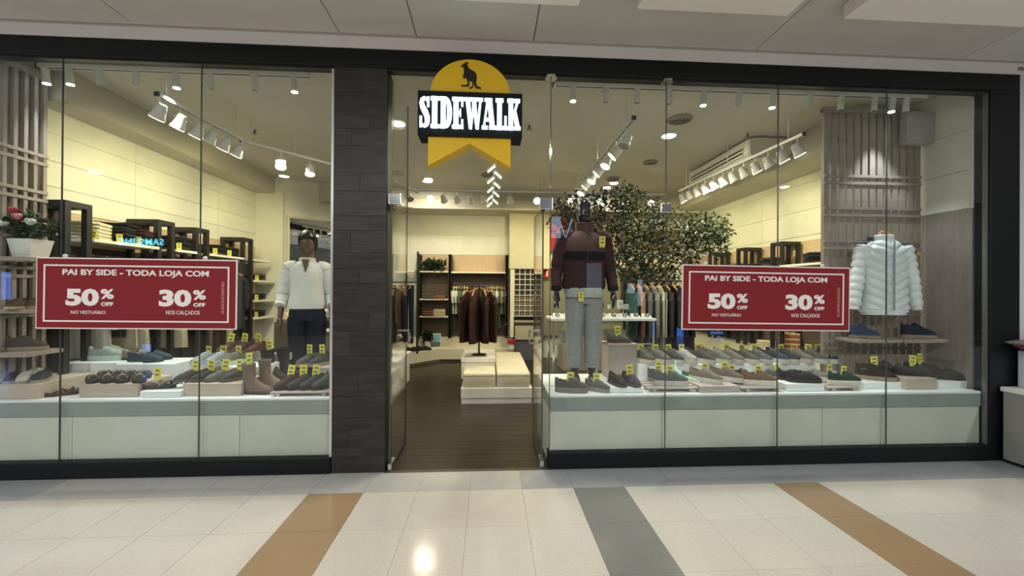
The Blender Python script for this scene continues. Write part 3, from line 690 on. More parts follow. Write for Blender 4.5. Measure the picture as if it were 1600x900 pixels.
# ---- left wall unit
XF = -3.76
lw_frames = []
for i, (ya, yb) in enumerate(((0.42, 0.66), (1.40, 1.64), (1.98, 2.22), (2.95, 3.2))):
    shelf_frame('black metal box frame rising above the left wall shelf, %s from the window' % NTH[i], -4.10, XF, ya, yb, 2.27, z0=0.607 if i == 0 else 0.502, t=0.05)
cuts = [(0.66, 1.40), (1.64, 1.98), (2.22, 2.95), (3.2, 3.65)]
for i, (ya, yb) in enumerate(cuts):
    shelf('cream lit top shelf on the left wall, %s bay from the window' % NTH[i], (-4.10, ya+0.002, 1.925), (XF+0.02, yb-0.002, 1.955))
build('dark_panel', MB().box((-4.105, 0.77, 0.52), (-4.102, 3.80, 1.90)), M('dark_back', (0.030, 0.024, 0.022), 0.6), wl)
bl_ = thing('bench_shelf', 'low cream bench shelf below the hanging clothes on the left wall', 'bench')
build('top', MB().rbox((-4.10, 0.88, 0.44), (-3.62, 3.8, 0.50), 0.004), WHITE, bl_); build('plinth', MB().box((-4.10, 0.90, 0), (-3.68, 3.8, 0.44)), WHITE, bl_)
for z in (1.62, 1.30, 1.02):
    shelf('cream edged shelf beside the inner left corner, at height %s' % {1.62: 'of the sign top', 1.30: 'of the sign middle', 1.02: 'of the sign bottom'}[z], (-4.085, 3.22, z-0.03), (XF+0.02, 3.80, z))
CR = (0.70, 0.66, 0.48); CH = (0.030, 0.029, 0.030); BK = (0.010, 0.010, 0.012); DR = (0.055, 0.020, 0.025); NV = (0.02, 0.026, 0.05); OL = (0.07, 0.066, 0.045)
g = 'folded clothes on the left top shelf'
stack(-3.93, 0.82, 1.956, PI/2*0.0+0.35, [CR]*5, 'beside the first left box frame', g, w_=0.24, d=.26)
stack(-3.92, 1.10, 1.956, 0.3, [CH, BK, CH, BK, CH, BK], 'in the pile after the cream one', g, wav=0.02)
stack(-3.92, 1.31, 1.956, 0.3, [DR, DR, BK, DR, DR], 'before the second left box frame', g, w_=.28, wav=0.02)
stack(-3.92, 1.87, 1.956, 0.3, [CH, BK, CH, BK, CH], 'between second and third left frames', g, wav=.01)
stack(-3.92, 2.50, 1.956, 0.3, [OL, BK, CH, BK], 'just past the third left frame', g)
stack(-3.92, 2.80, 1.956, 0.3, [BK, CH, BK, CH], 'before the last left frame', g)
# ---- hanging garments
def garment(parent_label, loc, rz, c, w_=0.44, t=0.045, L=0.72, sleeves=0.55, cat='clothes', group=None, pants=False, hanger=True, open_=False, mname=None, flare=1.06):
    r = thing('hanging_garment', parent_label, cat, loc, rz, group)
    mm = cloth(mname or 'cloth_%02d_%02d_%02d' % tuple(int(v*99) for v in c), c)
    sd = random.random()*6
    if pants:
        for s_ in (-1, 1):
            build('leg', MB().ell([(0, s_*t*0.42, 0-0.05, w_*0.30, t*0.4), (0, s_*t*0.42, -0.3, w_*0.29, t*0.42), (0, s_*t*0.42, -L*0.7, w_*0.24, t*0.4), (0, s_*t*0.42, -L, w_*0.23, t*0.38)], 20, 0.8, 0.05, sd), mm, r, True)
    else:
        rows = [(0, 0, -0.055, 0.055, 0.03), (0, 0, -0.075, 0.075, 0.035), (0, 0, -0.10, w_*0.33, t*0.55), (0, 0, -0.14, w_*0.47, t*0.8), (0, 0, -0.20, w_*0.49, t), (0, 0, -0.34, w_*0.45, t*1.05), (0, 0, -L*0.6, w_*0.44, t), (0, 0, -L*0.8, w_*0.46*flare, t*1.05), (0, 0, -L, w_*0.48*flare, t*1.1)]
        rows = [rr_ for k, rr_ in enumerate(rows) if k < 6 or rr_[2] < -0.35]
        build('body', MB().ell(rows, 28, 0.85, 0.06, sd), mm, r, True)
        if sleeves:
            for s_ in (-1, 1):
                build('sleeve', MB().tube([(s_*w_*0.42, 0, -0.15), (s_*w_*0.52, 0, -0.24), (s_*w_*0.55, 0.006, -0.15-sleeves*0.5), (s_*w_*0.54, 0.0, -0.15-sleeves)], [0.045, 0.05, 0.043, 0.036], 12, flat=0.7), mm, r, True)
    if hanger:
        hg = build('hanger', MB().tube([(-w_*0.40, 0, -0.11), (0, 0, -0.035), (w_*0.40, 0, -0.11)], 0.009, 8).tube([(0, 0, -0.035), (0, 0, 0.0), (0.02, 0, 0.02), (0.03, 0, 0.005)], 0.0025, 6), HANGW, r, True)
    return r
tag(build('clothes_rail', MB().tube([(-3.87, 0.78, 1.80), (-3.87, 3.2, 1.80)], 0.012, 10), BLACK, None, True), 'black clothes rail along the left wall', 'rail')
LG = [((.60, .58, .50), .98, .62), ((.03, .028, .03), .80, .5), ((.58, .52, .42), .92, .5), ((.66, .64, .56), 1.0, .5), ((.02, .022, .03), .85, .5), ((.56, .52, .40), 1.02, .5), ((.03, .03, .035), .8, .5), ((.14, .115, .09), 1.12, 0), ((.05, .035, .03), 1.15, 0), ((.045, .03, .025), 1.12, 0), ((.45, .42, .30), 1.18, 0), ((.03, .03, .035), .9, .5)]
for i, (c, L_, sl) in enumerate(LG):
    garment('%s hanging %s on the left wall rail, %s from the window' % (cname(c), 'trousers' if not sl else 'shirt', NTH[i]), (-3.87, (.76, .90, 1.04, 1.18, 1.31, 1.72, 1.87, 2.31, 2.45, 2.59, 2.73, 2.86)[i], 1.79), 0.04+random.uniform(-.05, .05), c, 0.38, 0.035, L_, sl*0.9, group='clothes on the left wall rail', pants=not sl)
# folded items on the inner corner shelves
for z, c in ((1.30, NV), (1.02, CH), (1.62, OL)):
    stack(-3.92, 3.5, z+0.001, 0.25, [c, BK, c], 'on the inner corner shelf at %s' % {1.62: 'sign top height', 1.30: 'sign middle height', 1.02: 'sign bottom height'}[z], 'clothes on the inner corner shelves')
# ---- mirror on the angled wall
d0 = Vector((-3.66, 3.90)); d1 = Vector((-1.72, 5.30)); dd = (d1-d0).normalized(); nn = Vector((dd.y, -dd.x))
def W2(s_, off): return d0+dd*s_+nn*off
mr_ = thing('wall_mirror', 'tall wall mirror beyond the white shirt mannequin', 'mirror')
MIR = M('mirror', (0.86, 0.88, 0.87), 0.01, metal=1)
pa, pb, pc, pd = W2(0.10, 0.03), W2(1.25, 0.03), W2(1.25, 0.004), W2(0.10, 0.004)
build('glass', MB().slab([pa[:], pb[:], pc[:], pd[:]], 0.12, 2.75), MIR, mr_)
FRM = M('mirror_frame', (0.62, 0.58, 0.42), 0.4)
for s0, s1 in ((0.06, 0.10), (1.25, 1.29)):
    q_ = [W2(s0, 0.045), W2(s1, 0.045), W2(s1, 0.0), W2(s0, 0.0)]; build('frame_side', MB().slab([v[:] for v in q_], 0.08, 2.79), FRM, mr_)
q_ = [W2(0.10, 0.045), W2(1.25, 0.045), W2(1.25, 0.0), W2(0.10, 0.0)]
build('frame_top', MB().slab([v[:] for v in q_], 2.75, 2.79), FRM, mr_)
# ---- back wall shelving
for i, x in enumerate((at(655, 400, 5.0).x-.03, at(704, 400, 5.0).x-.03, at(793, 400, 5.0).x-.03)):
    shelf_frame('black upright frame of the back wall shelving, %s from the angled wall' % NTH[i], x-0.01, x+0.05, 4.98, 5.26, 2.22, z0=0.47)
xa, xb, xc = at(655, 400, 5).x+.022, at(704, 400, 5).x-.042, at(704, 400, 5).x+.022
xd = at(793, 400, 5).x-.042
shelf('cream top shelf on the back wall carrying the potted plant', (xa, 4.96, 1.84), (xb, 5.28, 1.87))
shelf('cream top shelf above the row of tees on the back wall', (xc, 4.96, 1.83), (xd, 5.28, 1.86))
shelf('cream middle shelf below the potted plant on the back wall', (xa, 4.96, 1.265), (xb, 5.28, 1.29))
shelf('cream lowest shelf below the potted plant on the back wall', (xa, 4.96, 0.905), (xb, 5.28, 0.93))
shelf('cream shelf stub at the far left of the back shelving', (-1.74, 4.90, 1.84), (xa-0.10, 5.2, 1.87))
build('dark_panel', MB().box((xa, 5.262, 0.50), (xb, 5.284, 1.83)), M('back_panel_brown', (0.13, 0.095, 0.07), 0.6, noise=.1), wb)
build('dark_panel', MB().box((xc, 5.262, 0.50), (xd, 5.284, 1.82)), M('back_panel_dark', (0.10, 0.07, 0.055), 0.6, noise=.1), wb)
for z, cs in ((1.291, [(0.10, .11, .06), (.30, .12, .06)]), (0.931, [(.16, .07, .04), (.50, .42, .28)])):
    stack(xa+0.17, 5.1, z, 0.0, [cs[0]]*3, 'on the %s plant shelf, angled wall side' % ('middle' if z > 1.1 else 'lowest'), 'clothes on the back shelves', False, .24)
    stack(xb-0.18, 5.1, z, 0.0, [cs[1]]*(2 if z > 1 else 4), 'on the %s plant shelf, tee side' % ('middle' if z > 1.1 else 'lowest'), 'clothes on the back shelves', False, .24)
bb_ = thing('back_bench', 'low cream bench along the back wall that turns towards the angled wall', 'bench')
BEN = M('bench_cream', (0.72, 0.68, 0.52), 0.45)
build('seat', MB().slab([(-1.02, 4.88), (0.50, 4.88), (0.50, 5.24), (-1.30, 5.24), (-2.0, 4.55), (-1.56, 4.34)], 0.05, 0.26), BEN, bb_)
build('plinth', MB().slab([(-1.0, 4.93), (0.48, 4.93), (0.48, 5.24), (-1.30, 5.24), (-1.95, 4.6), (-1.55, 4.42)], 0.0, 0.05), M('plinth_grey', (0.3, 0.28, 0.24), 0.5), bb_)
build('backboard', MB().slab([(-1.22, 5.245), (0.50, 5.245), (0.50, 5.26), (-1.22, 5.26)], 0.0, 0.465), BEN, bb_)
build('backboard', MB().slab([(-1.24, 5.24), (-1.25, 5.255), (-1.95, 4.70), (-1.94, 4.68)], 0.0, 0.50), BEN, bb_)
# tees on the back wall
tag(build('clothes_rail', MB().tube([(xc, 5.1, 1.62), (xd, 5.1, 1.62)], 0.012, 8), BLACK, None, True), 'black clothes rail below the right top shelf on the back wall', 'rail')
TC = [(.62, .62, .52), (.55, .58, .48), (.10, .16, .10), (.06, .10, .08), (.35, .36, .30), (.60, .58, .50), (.20, .20, .14), (.45, .30, .12), (.60, .58, .44), (.10, .24, .13), (.55, .58, .50), (.05, .10, .07), (.30, .22, .12), (.05, .07, .06)]
xt = [0.05+0.058*k for k in range(6)]+[1.18-0.055*k for k in range(8)][::-1]
for i, (c, dx) in enumerate(zip(TC, xt)):
    x = xc+dx*(xd-xc)/1.2
    garment('%s tee on the back wall rail, %s from the plant side' % (cname(c), NTH[i]), (x, 5.1, 1.60), PI/2+random.uniform(-.05, .05), c, 0.34, 0.022, 0.62+(0.30 if i in (4, 9, 11) else 0), 0.24, group='tees on the back wall rail')
# long garments in front of the angled wall
tag(build('clothes_rail', MB().tube([(-2.1, 4.25, 1.62), (-1.36, 4.25, 1.62)], 0.012, 8).tube([(-1.36, 4.25, 0.27), (-1.36, 4.25, 2.2)], 0.02, 8).tube([(-2.1, 4.25, 0.27), (-2.1, 4.25, 1.62)], 0.02, 8), BLACK, None, True), 'black clothes rail with uprights just inside the entrance at the pillar side', 'rail')
EC = [((.055, .05, .035), 1.10, .6, 0), ((.09, .08, .055), 1.05, .6, 0), ((.07, .065, .045), 1.12, .6, 0), ((.12, .10, .07), 1.10, .6, 0), ((.012, .025, .06), 1.12, 0, 1), ((.012, .022, .055), 1.14, 0, 1)]
for i, (c, L_, sl, p_) in enumerate(EC):
    garment('%s long %s on the rail just inside the entrance, %s' % (cname(c), 'trousers' if p_ else 'coat', NTH[i]), (-2.0+0.105*i, 4.25, 1.61), PI/2-0.06, c, 0.38, 0.04, L_, sl, group='long clothes inside the entrance', pants=bool(p_))
# ---- right back: wall box, grid, cabinets
xg0, xg1 = at(797, 420, 4.95).x, at(858, 420, 4.95).x
wb2 = thing('wall_box', 'yellowish lit panel above the white grid display', 'panel')
build('panel', MB().rbox((xg0-0.02, 4.9, 1.93), (xg1, 5.29, 3.085), 0.004), M('lit_panel', (0.62, 0.58, 0.40), 0.6, noise=0.06, nscale=3), wb2)
gd = thing('grid_display', 'black cubbyhole display with a white wire grid', 'display')
gx0, gx1, gz0, gz1 = at(804, 420, 4.9).x, at(846, 420, 4.9).x, at(804, 494, 4.9).z, 1.925
build('back', MB().box((gx0, 4.98, gz0), (gx1, 5.2, gz1)), M('grid_dark', (0.025, 0.02, 0.012), 0.5), gd)
for k in range(6): x = gx0+(gx1-gx0)*k/5; build('wire', MB().box((x-0.006, 4.94, gz0), (x+0.006, 4.955, gz1)), WHITE, gd)
for k in range(10): z = gz0+(gz1-gz0)*k/9; build('wire', MB().box((gx0, 4.925, z-0.006), (gx1, 4.94, z+0.006)), WHITE, gd)
for i in range(5):
    for k in range(4):
        build('item', MB().rbox((gx0+(gx1-gx0)*(i+.2)/5, 4.955, gz0+(gz1-gz0)*(k+.12)/9), (gx0+(gx1-gx0)*(i+.8)/5, 4.98, gz0+(gz1-gz0)*(k+.7)/9), 0.006, 1), M('grid_item', (0.20, 0.15, 0.05), 0.6), gd)
build('upright_board', MB().box((gx0-0.085, 4.92, 0.5), (gx0-0.01, 5.29, 1.925)), BEN, wb)
build('upright_board', MB().box((gx1+0.01, 4.92, 0.0), (gx1+0.045, 5.29, 1.925)), BEN, wb)
dk = thing('drawer_cabinet', 'beige drawer cabinet below the white grid display', 'cabinet')
build('body', MB().box((gx0-0.0, 5.0, 0.0), (gx1, 5.29, 0.80)), M('cab_blue', (0.10, 0.10, 0.13), 0.5), dk)
build('drawer', MB().rbox((gx0+0.02, 4.96, 0.44), (gx1-0.02, 5.0, 0.73), 0.004), M('drawer_beige', (0.42, 0.38, 0.27), 0.5), dk)
build('worktop', MB().box((gx0, 4.94, 0.80), (gx1, 5.29, 0.85)), M('worktop', (0.3, 0.28, 0.22), 0.5), dk)
pz = thing('pegboard', 'orange tan pegboard behind the black headed mannequin', 'pegboard')
pa_ = at(856, 325, 5.2); pb_ = at(962, 394, 5.2)
build('board', MB().rbox((pa_.x, 5.2, pb_.z), (pb_.x, 5.24, pa_.z), 0.004), M('peg_orange', (0.62, 0.40, 0.20), 0.5), pz)
ph = build('peg_hole', MB().cyl((0, 0), 0.016, -0.003, 0.003, 8), M('peg_dark', (0.22, 0.12, 0.05)), pz); ph.rotation_euler = (PI/2, 0, 0); ph.location = (pa_.x+0.1, 5.198, pa_.z-0.08)
for i in range(9):
    for k in range(6):
        if i or k:
            c_ = ph.copy(); COL.objects.link(c_); c_.location = (pa_.x+0.1+i*0.15, 5.198, pa_.z-0.08-k*0.16)
garment('red polo shirt hung on the orange pegboard', (at(882, 330, 5.1).x, 5.12, at(882, 334, 5.1).z), 0, (0.62, 0.06, 0.04), 0.62, 0.05, 0.78, 0.3)
rs = thing('fire_extinguisher_sign', 'small red square sign with white extinguisher pictogram', 'sign')
p = at(854.5, 427, 5.1)
build('plate', MB().box((p.x-0.09, 5.08, p.z-0.09), (p.x+0.09, 5.09, p.z+0.09)), M('safety_red', (0.45, 0.02, 0.02), 0.4), rs)
build('pictogram', MB().box((p.x-0.022, 5.077, p.z-0.06), (p.x+0.022, 5.08, p.z+0.03)).box((p.x-0.012, 5.077, p.z+0.03), (p.x+0.03, 5.08, p.z+0.055)), INK, rs)
build('strip_light_panel', MB().box((gx1+0.08, 5.16, 1.98), (4.0, 5.25, 2.16)), M('lit_strip', (0.80, 0.74, 0.45), 0.5), wb)
build('wood_panel', MB().box((at(965, 395, 5.2).x, 5.18, at(965, 395, 5.2).z), (4.2, 5.22, at(965, 358, 5.2).z)), M('panel_brown', (0.24, 0.17, 0.10), 0.5, noise=.12), wb)
build('backroom_wall', MB().box((gx1+0.08, 5.2, 0.5), (4.0, 5.26, 1.97)), M('back_olive', (0.26, 0.235, 0.16), 0.6, noise=.1), wb)
build('dark_door', MB().rbox((at(972, 430, 5.1).x, 5.17, 0.2), (at(1002, 430, 5.1).x, 5.199, 1.93), 0.004), M('door_brown', (0.075, 0.03, 0.018), 0.5), wb)
ck = thing('checkout_counter', 'beige checkout counter at the back right', 'counter')
build('body', MB().rbox((1.35, 3.9, 0.0), (3.1, 4.45, 0.98), 0.01), M('checkout_beige', (0.40, 0.36, 0.25), 0.5), ck)
build('top', MB().rbox((1.32, 3.86, 0.98), (3.13, 4.48, 1.02), 0.006), WHITE, ck)
# fire hose box hint near the grid
fh = thing('fire_hydrant_valve', 'red hose valve with curved black hose beside the bench', 'valve', (at(799, 545, 4.8).x, 4.8, 0.27))
build('body', MB().cyl((0, 0), 0.06, 0.0, 0.10, 14), WHITE, fh, True); build('wheel', MB().cyl((0, 0), 0.085, 0.12, 0.19, 18), M('safety_red', (0.45, 0.02, 0.02)), fh, True)
build('stem', MB().cyl((0, 0), 0.025, 0.10, 0.12, 8), CHROME, fh, True)
build('hose', MB().tube([(-0.02, -0.04, 0.24), (-0.12, -0.05, 0.26), (-0.19, -0.05, 0.36), (-0.18, -0.05, 0.46), (-0.10, -0.05, 0.52), (-0.04, -0.04, 0.5)], 0.014, 8), BLACK, fh, True)
# things on the back bench
def slab_frame(): pass
pf = thing('picture_stand', 'small upright blue landscape picture on the back bench', 'picture', (at(680, 545, 5.0).x, 5.06, 0.262), 0.25); pf.rotation_euler = (-0.18, 0, 0.25)
build('card', MB().rbox((-0.12, 0, 0), (0.12, 0.012, 0.30), 0.003), WHITE, pf)
build('photo_sky', MB().box((-0.10, -0.002, 0.12), (0.10, 0.0, 0.28)), M('photo_blue', (0.18, 0.42, 0.60), 0.4, noise=.5, nscale=9), pf)
build('photo_ground', MB().box((-0.10, -0.002, 0.02), (0.10, 0.0, 0.12)), M('photo_dark', (0.10, 0.12, 0.10), 0.4, noise=.5, nscale=9), pf)
# ================================================================== plants
def leafset(n, rad, size, sc=(1, 1, 1), seed=1, droop=0.3, shell=0.55):
    r_ = random.Random(seed); mb = MB()
    for k in range(n):
        while True:
            v = Vector((r_.uniform(-1, 1), r_.uniform(-1, 1), r_.uniform(-1, 1)))
            if shell < v.length < 1: break
        p = Vector((v.x*rad*sc[0], v.y*rad*sc[1], v.z*rad*sc[2]))
        d = Vector((r_.gauss(0, 1), r_.gauss(0, 1), r_.gauss(0, .6)-droop)).normalized(); s_ = d.cross(Vector((r_.gauss(0, 1), r_.gauss(0, 1), r_.gauss(0, 1)))).normalized()
        l = size*r_.uniform(.7, 1.3); w_ = l*0.26; nrm = d.cross(s_)*l*0.08
        mb.add([p, p+d*l*.5+s_*w_-nrm, p+d*l, p+d*l*.5-s_*w_-nrm, p+d*l*.5+nrm], [(0, 1, 4), (1, 2, 4), (2, 3, 4), (3, 0, 4)])
    return mb
LEAF = M('leaf_green', (0.030, 0.042, 0.016), 0.45, noise=0.5, nscale=5)
LEAFD = M('leaf_dark', (0.035, 0.055, 0.024), 0.4, noise=0.4, nscale=5)
tp = Vector((2.35, 2.55, 0))
tr_ = thing('indoor_tree', 'leafy ficus tree rising behind the right sale sign', 'tree', tp)
TRB = M('bark', (0.10, 0.07, 0.045), 0.8)
build('trunk', MB().tube([(0, 0, 0.4), (0.03, 0, 0.9), (-0.03, 0.02, 1.4), (0.05, 0, 1.9)], [0.04, 0.034, 0.03, 0.022], 10), TRB, tr_, True)
blobs = [(-1.2, 2.5, .30), (-1.05, 2.65, .42), (-0.62, 2.72, .42), (-0.55, 2.25, .42), (-0.1, 2.62, .45), (0.0, 2.15, .42), (-0.25, 1.80, .36), (0.15, 1.72, .36), (0.42, 2.45, .42), (0.85, 2.40, .36), (0.55, 2.02, .34), (1.15, 2.48, .28), (1.05, 2.18, .24), (-0.95, 2.15, .30), (0.12, 1.42, .25), (-0.35, 2.9, .25)]
for k, (bx, bz, br_) in enumerate(blobs):
    build('branch', MB().tube([(0.02, 0, 1.35+0.25*(k % 3)), (bx*0.5, 0.05*(k % 3-1), (1.6+bz)/2), (bx, 0.1*(k % 3-1), bz)], [0.016, 0.011, 0.005], 6), TRB, tr_, True)
mbt = MB()
for k, (bx, bz, br_) in enumerate(blobs):
    l_ = leafset(int(420*(br_/.4)**2), br_, 0.075, (1, .8, .85), 50+k, 0.5, 0.15); mbt.add([(x+bx, y_+0.1*(k % 3-1), z+bz) for x, y_, z in l_.v], l_.f)
o = build('foliage', mbt, LEAF, tr_); o['kind'] = 'stuff'
build('pot', MB().loft([[(r_*math.cos(2*PI*i/24), r_*math.sin(2*PI*i/24), z) for i in range(24)] for r_, z in ((0.16, 0), (0.21, 0.38), (0.23, 0.40), (0.19, 0.40), (0.18, 0.36))]), WHITE, tr_, True)
def potted(label, loc, s, w_, flowers=False, pot=True):
    t = thing('potted_plant', label, 'plant', loc); yr = 0.14 if flowers else 0.05
    if pot:
        build('pot', MB().rbox((-w_*0.62, -0.07, 0.0), (w_*0.62, 0.07, 0.02), 0.004).loft([[(-w_*.62, -.07, .02), (w_*.62, -.07, .02), (w_*.62, .07, .02), (-w_*.62, .07, .02)], [(-w_*.78, -.09, .15), (w_*.78, -.09, .15), (w_*.78, .09, .15), (-w_*.78, .09, .15)]]), WHITE, t)
    z0 = 0.15 if pot else 0.0
    mb = leafset(260, 1, s, (w_*1.35, yr, 0.11), 9, 0.0, 0.0); mb.v = [(x, y_, z+z0+0.10) for x, y_, z in mb.v]
    o = build('foliage', mb, LEAFD, t); o['kind'] = 'stuff'
    for k in range(9): build('stem', MB().tube([(0, 0, z0-0.02), (w_*(k-4)*0.3, 0.03*(k % 3-1), z0+0.12)], 0.003, 5), LEAFD, t)
    if flowers:
        for k, (x, z, c) in enumerate(((-0.03, 0.25, (0.35, .03, .05)), (-0.0, 0.20, (.65, .25, .30)), (0.10, 0.16, (.6, .6, .58)), (-0.10, 0.14, (.6, .6, .6)))):
            build('flower', MB().ball((x, -0.10, z0+z-0.03), 0.026, 8).ball((x+.02, -0.10, z0+z-.02), 0.018, 8).ball((x-.02, -0.10, z0+z-.015), 0.018, 8), col_mat(c), t, True)
    return t
p = atx(48, 405, -3.78); t = potted('white planter with leaves and small pink flowers on the window edge shelf', (-3.79, 0.19, 1.736), 0.06, 0.115, True)
potted('leafy green plant on the back wall top shelf', (at(678, 420, 5.08).x, 5.02, 1.872), 0.12, 0.17, pot=False)
p2 = potted('small sprig plant in a glass on the back bench', (at(669, 530, 5.05).x, 4.98, 0.262), 0.10, 0.05)
# ================================================================== podium with poufs and rack
PW = M('podium_white', (0.78, 0.75, 0.69), 0.45)
pd_ = thing('podium', 'stepped white podium in the middle of the shop floor', 'podium')
build('base', MB().rbox((-0.366, 1.88, 0.07), (0.567, 3.75, 0.205), 0.004), PW, pd_)
build('foot', MB().box((-0.360, 1.886, 0.0), (0.561, 3.74, 0.064)), PW, pd_)
build('tall_block', MB().rbox((-0.40, 2.42, 0.206), (0.085, 3.25, 0.44), 0.004), PW, pd_)
build('tall_block_top', MB().rbox((-0.405, 2.41, 0.442), (0.088, 3.25, 0.505), 0.005), PW, pd_)
PF = M('pouf_cream', (0.66, 0.61, 0.45), 0.8, noise=0.08, nscale=6)
for (a_, b_, lab) in (((-0.345, 1.90, 0.207), (0.085, 2.40, 0.395), 'square cream pouf at the front of the podium, pillar side'), ((0.10, 1.90, 0.207), (0.545, 2.40, 0.395), 'square cream pouf at the front of the podium, window counter side'), ((0.10, 2.415, 0.207), (0.545, 3.65, 0.395), 'long cream pouf on the podium behind the square poufs')):
    t = thing('pouf', lab, 'pouf'); build('cushion', MB().rbox(a_, b_, 0.022, 3), PF, t, True)
    build('piping', MB().tube([(a_[0]+.01, a_[1]-.002, b_[2]-.028), (b_[0]-.01, a_[1]-.002, b_[2]-.028)], 0.004, 6), PF, t)
rk = thing('clothes_stand', 'black single pole clothes stand on the podium', 'stand', (-0.155, 2.68, 0.506))
build('foot', MB().cyl((0, 0), 0.11, 0, 0.012, 24), BLACK, rk, True); build('pole', MB().cyl((0, 0), 0.014, 0.012, 1.06, 10), BLACK, rk, True)
build('arm', MB().tube([(-0.20, 0, 1.04), (0.20, 0, 1.04)], 0.010, 8), BLACK, rk, True); build('arm', MB().tube([(0, -0.20, 1.03), (0, 0.20, 1.03)], 0.010, 8), BLACK, rk, True)
for i, (dx, dy, rz_) in enumerate(((-0.19, 0.0, 1.25), (-0.07, -0.15, 1.42), (0.08, -0.10, 1.72), (0.18, 0.0, 1.85))):
    garment('dark brown jacket on the podium stand, %s from the pillar side' % NTH[i], (-0.155+dx, 2.68+dy, 1.515), rz_, (0.035, 0.016, 0.011), 0.40, 0.055, 0.80, 0.58, mname='jacket_brown', flare=1.15)
garment('grey brown jacket hanging at the back of the podium stand', (-0.155, 2.86, 1.56), 0.0, (0.10, 0.065, 0.05), 0.44, 0.05, 0.72, 0.5)
# ---- entrance side cabinet
cb_ = thing('side_cabinet', 'white cabinet beyond the glass leaf at the pillar side', 'cabinet')
build('body', MB().rbox((-1.80, 2.20, 0.04), (-1.27, 3.1, 0.46), 0.004), PW, cb_); build('top', MB().rbox((-1.82, 2.18, 0.46), (-1.25, 3.12, 0.50), 0.004), PW, cb_); build('plinth', MB().box((-1.76, 2.24, 0), (-1.30, 3.06, 0.04)), PW, cb_)
# ================================================================== right wall unit
XG = 4.10
for i, (ya, yb) in enumerate(((2.05, 2.28), (2.85, 3.08), (3.7, 3.93))):
    shelf_frame('black metal box frame rising above the right wall shelf, %s from the window' % NTH[i], XG+0.02, 4.40, ya, yb, 2.20, z0=0.622)
for i, (ya, yb) in enumerate(((1.0, 2.05), (2.28, 2.85), (3.08, 3.7), (3.93, 4.85))):
    shelf('cream lit top shelf on the right wall, %s bay from the lattice' % NTH[i], (XG-0.02, ya+0.002, 1.83), (4.44, yb-0.002, 1.86))
build('dark_panel', MB().box((4.425, 1.0, 0.62), (4.445, 4.9, 1.82)), M('dark_back_right', (0.10, 0.07, 0.055), 0.6), wb)
br2 = thing('bench_shelf', 'cream bench shelf with backboard along the right wall', 'bench')
build('top', MB().rbox((3.95, 0.95, 0.40), (4.42, 4.9, 0.45), 0.004), BEN, br2); build('plinth', MB().box((4.0, 0.97, 0), (4.42, 4.9, 0.40)), BEN, br2)
build('step', MB().box((4.20, 0.95, 0.45), (4.42, 4.9, 0.62)), BEN, br2)
g = 'folded clothes on the right top shelf'
gl = (0.30, 0.29, 0.24)
for i, (yy, cs) in enumerate(((1.22, [OL, (.30, .30, .20), OL]), (1.60, [CH, BK, NV, CH]), (2.44, [(.10, .06, .045), CH, BK, (.10, .06, .045)]), (2.72, [BK, CH]), (3.2, [gl, CH, gl]), (3.48, [CH, BK, CH]), (4.2, [BK, CH, BK]), (4.5, [OL, CH, OL]))):
    stack(4.26, yy, 1.862, -0.45, cs, 'in the %s right wall stack from the lattice' % NTH[i], g, w_=.26, d=.27)
RDs = (.45, .10, .06)
stack(4.31, 2.15, 0.622, -0.45, [RDs, (.6, .5, .3)]*4, 'in the striped bench pile at the right wall', 'clothes on the right bench', False, w_=.22, d=.2)
stack(4.31, 2.62, 0.622, -0.45, [(.6, .55, .4)]*3, 'in the cream bench pile at the right wall', 'clothes on the right bench', False, w_=.22, d=.2)
stack(4.31, 1.55, 0.622, -0.45, [(.15, .12, .08), BK, (.15, .12, .08)], 'in the dark bench pile nearest the lattice', 'clothes on the right bench', True, w_=.22, d=.2)
tag(build('clothes_rail', MB().tube([(4.25, 2.1, 1.70), (4.25, 4.8, 1.70)], 0.012, 8), BLACK, None, True), 'black clothes rail under the right wall top shelf', 'rail')
for i in range(9):
    c = [(.03, .03, .035), (.12, .07, .05), (.02, .03, .05), (.10, .10, .09), (.05, .04, .03), (.3, .28, .2), (.03, .03, .03), (.08, .09, .12), (.03, .025, .03)][i]
    garment('%s shirt on the right wall rail, %s from the lattice' % (cname(c), NTH[i]), (4.25, (3.16, 3.3, 3.44, 3.58, 4.02, 4.2, 4.38, 4.56, 4.74)[i], 1.69), 0.1, c, 0.34, 0.035, 0.8, .5, group='clothes on the right wall rail')
# round rail with clothes behind the right sale sign
rr_ = thing('clothes_rack', 'black clothes rack in front of the tree beside the sale sign', 'rack')
build('bar', MB().tube([(1.75, 1.75, 1.62), (2.68, 1.75, 1.62)], 0.012, 8), BLACK, rr_, True)
for x in (1.75, 2.68): build('post', MB().tube([(x, 1.75, 0.02), (x, 1.75, 1.62)], 0.014, 8), BLACK, rr_, True); build('foot', MB().tube([(x, 1.5, 0.02), (x, 2.0, 0.02)], 0.014, 8), BLACK, rr_, True)
for i, c in enumerate(((.05, .12, .10), (.45, .24, .14), (.16, .17, .18), (.28, .27, .26), (.62, .62, .46), (.05, .045, .05), (.015, .015, .017), (.02, .022, .025), (.02, .03, .03))):
    garment('%s garment on the rack beside the right sale sign, %s from the glass table' % (cname(c), NTH[i]), (1.84+i*0.092, 1.75, 1.61), PI/2-0.08, c, 0.42, 0.028, 0.82 if i < 4 else 1.0, .55, group='clothes on the rack beside the sale sign')
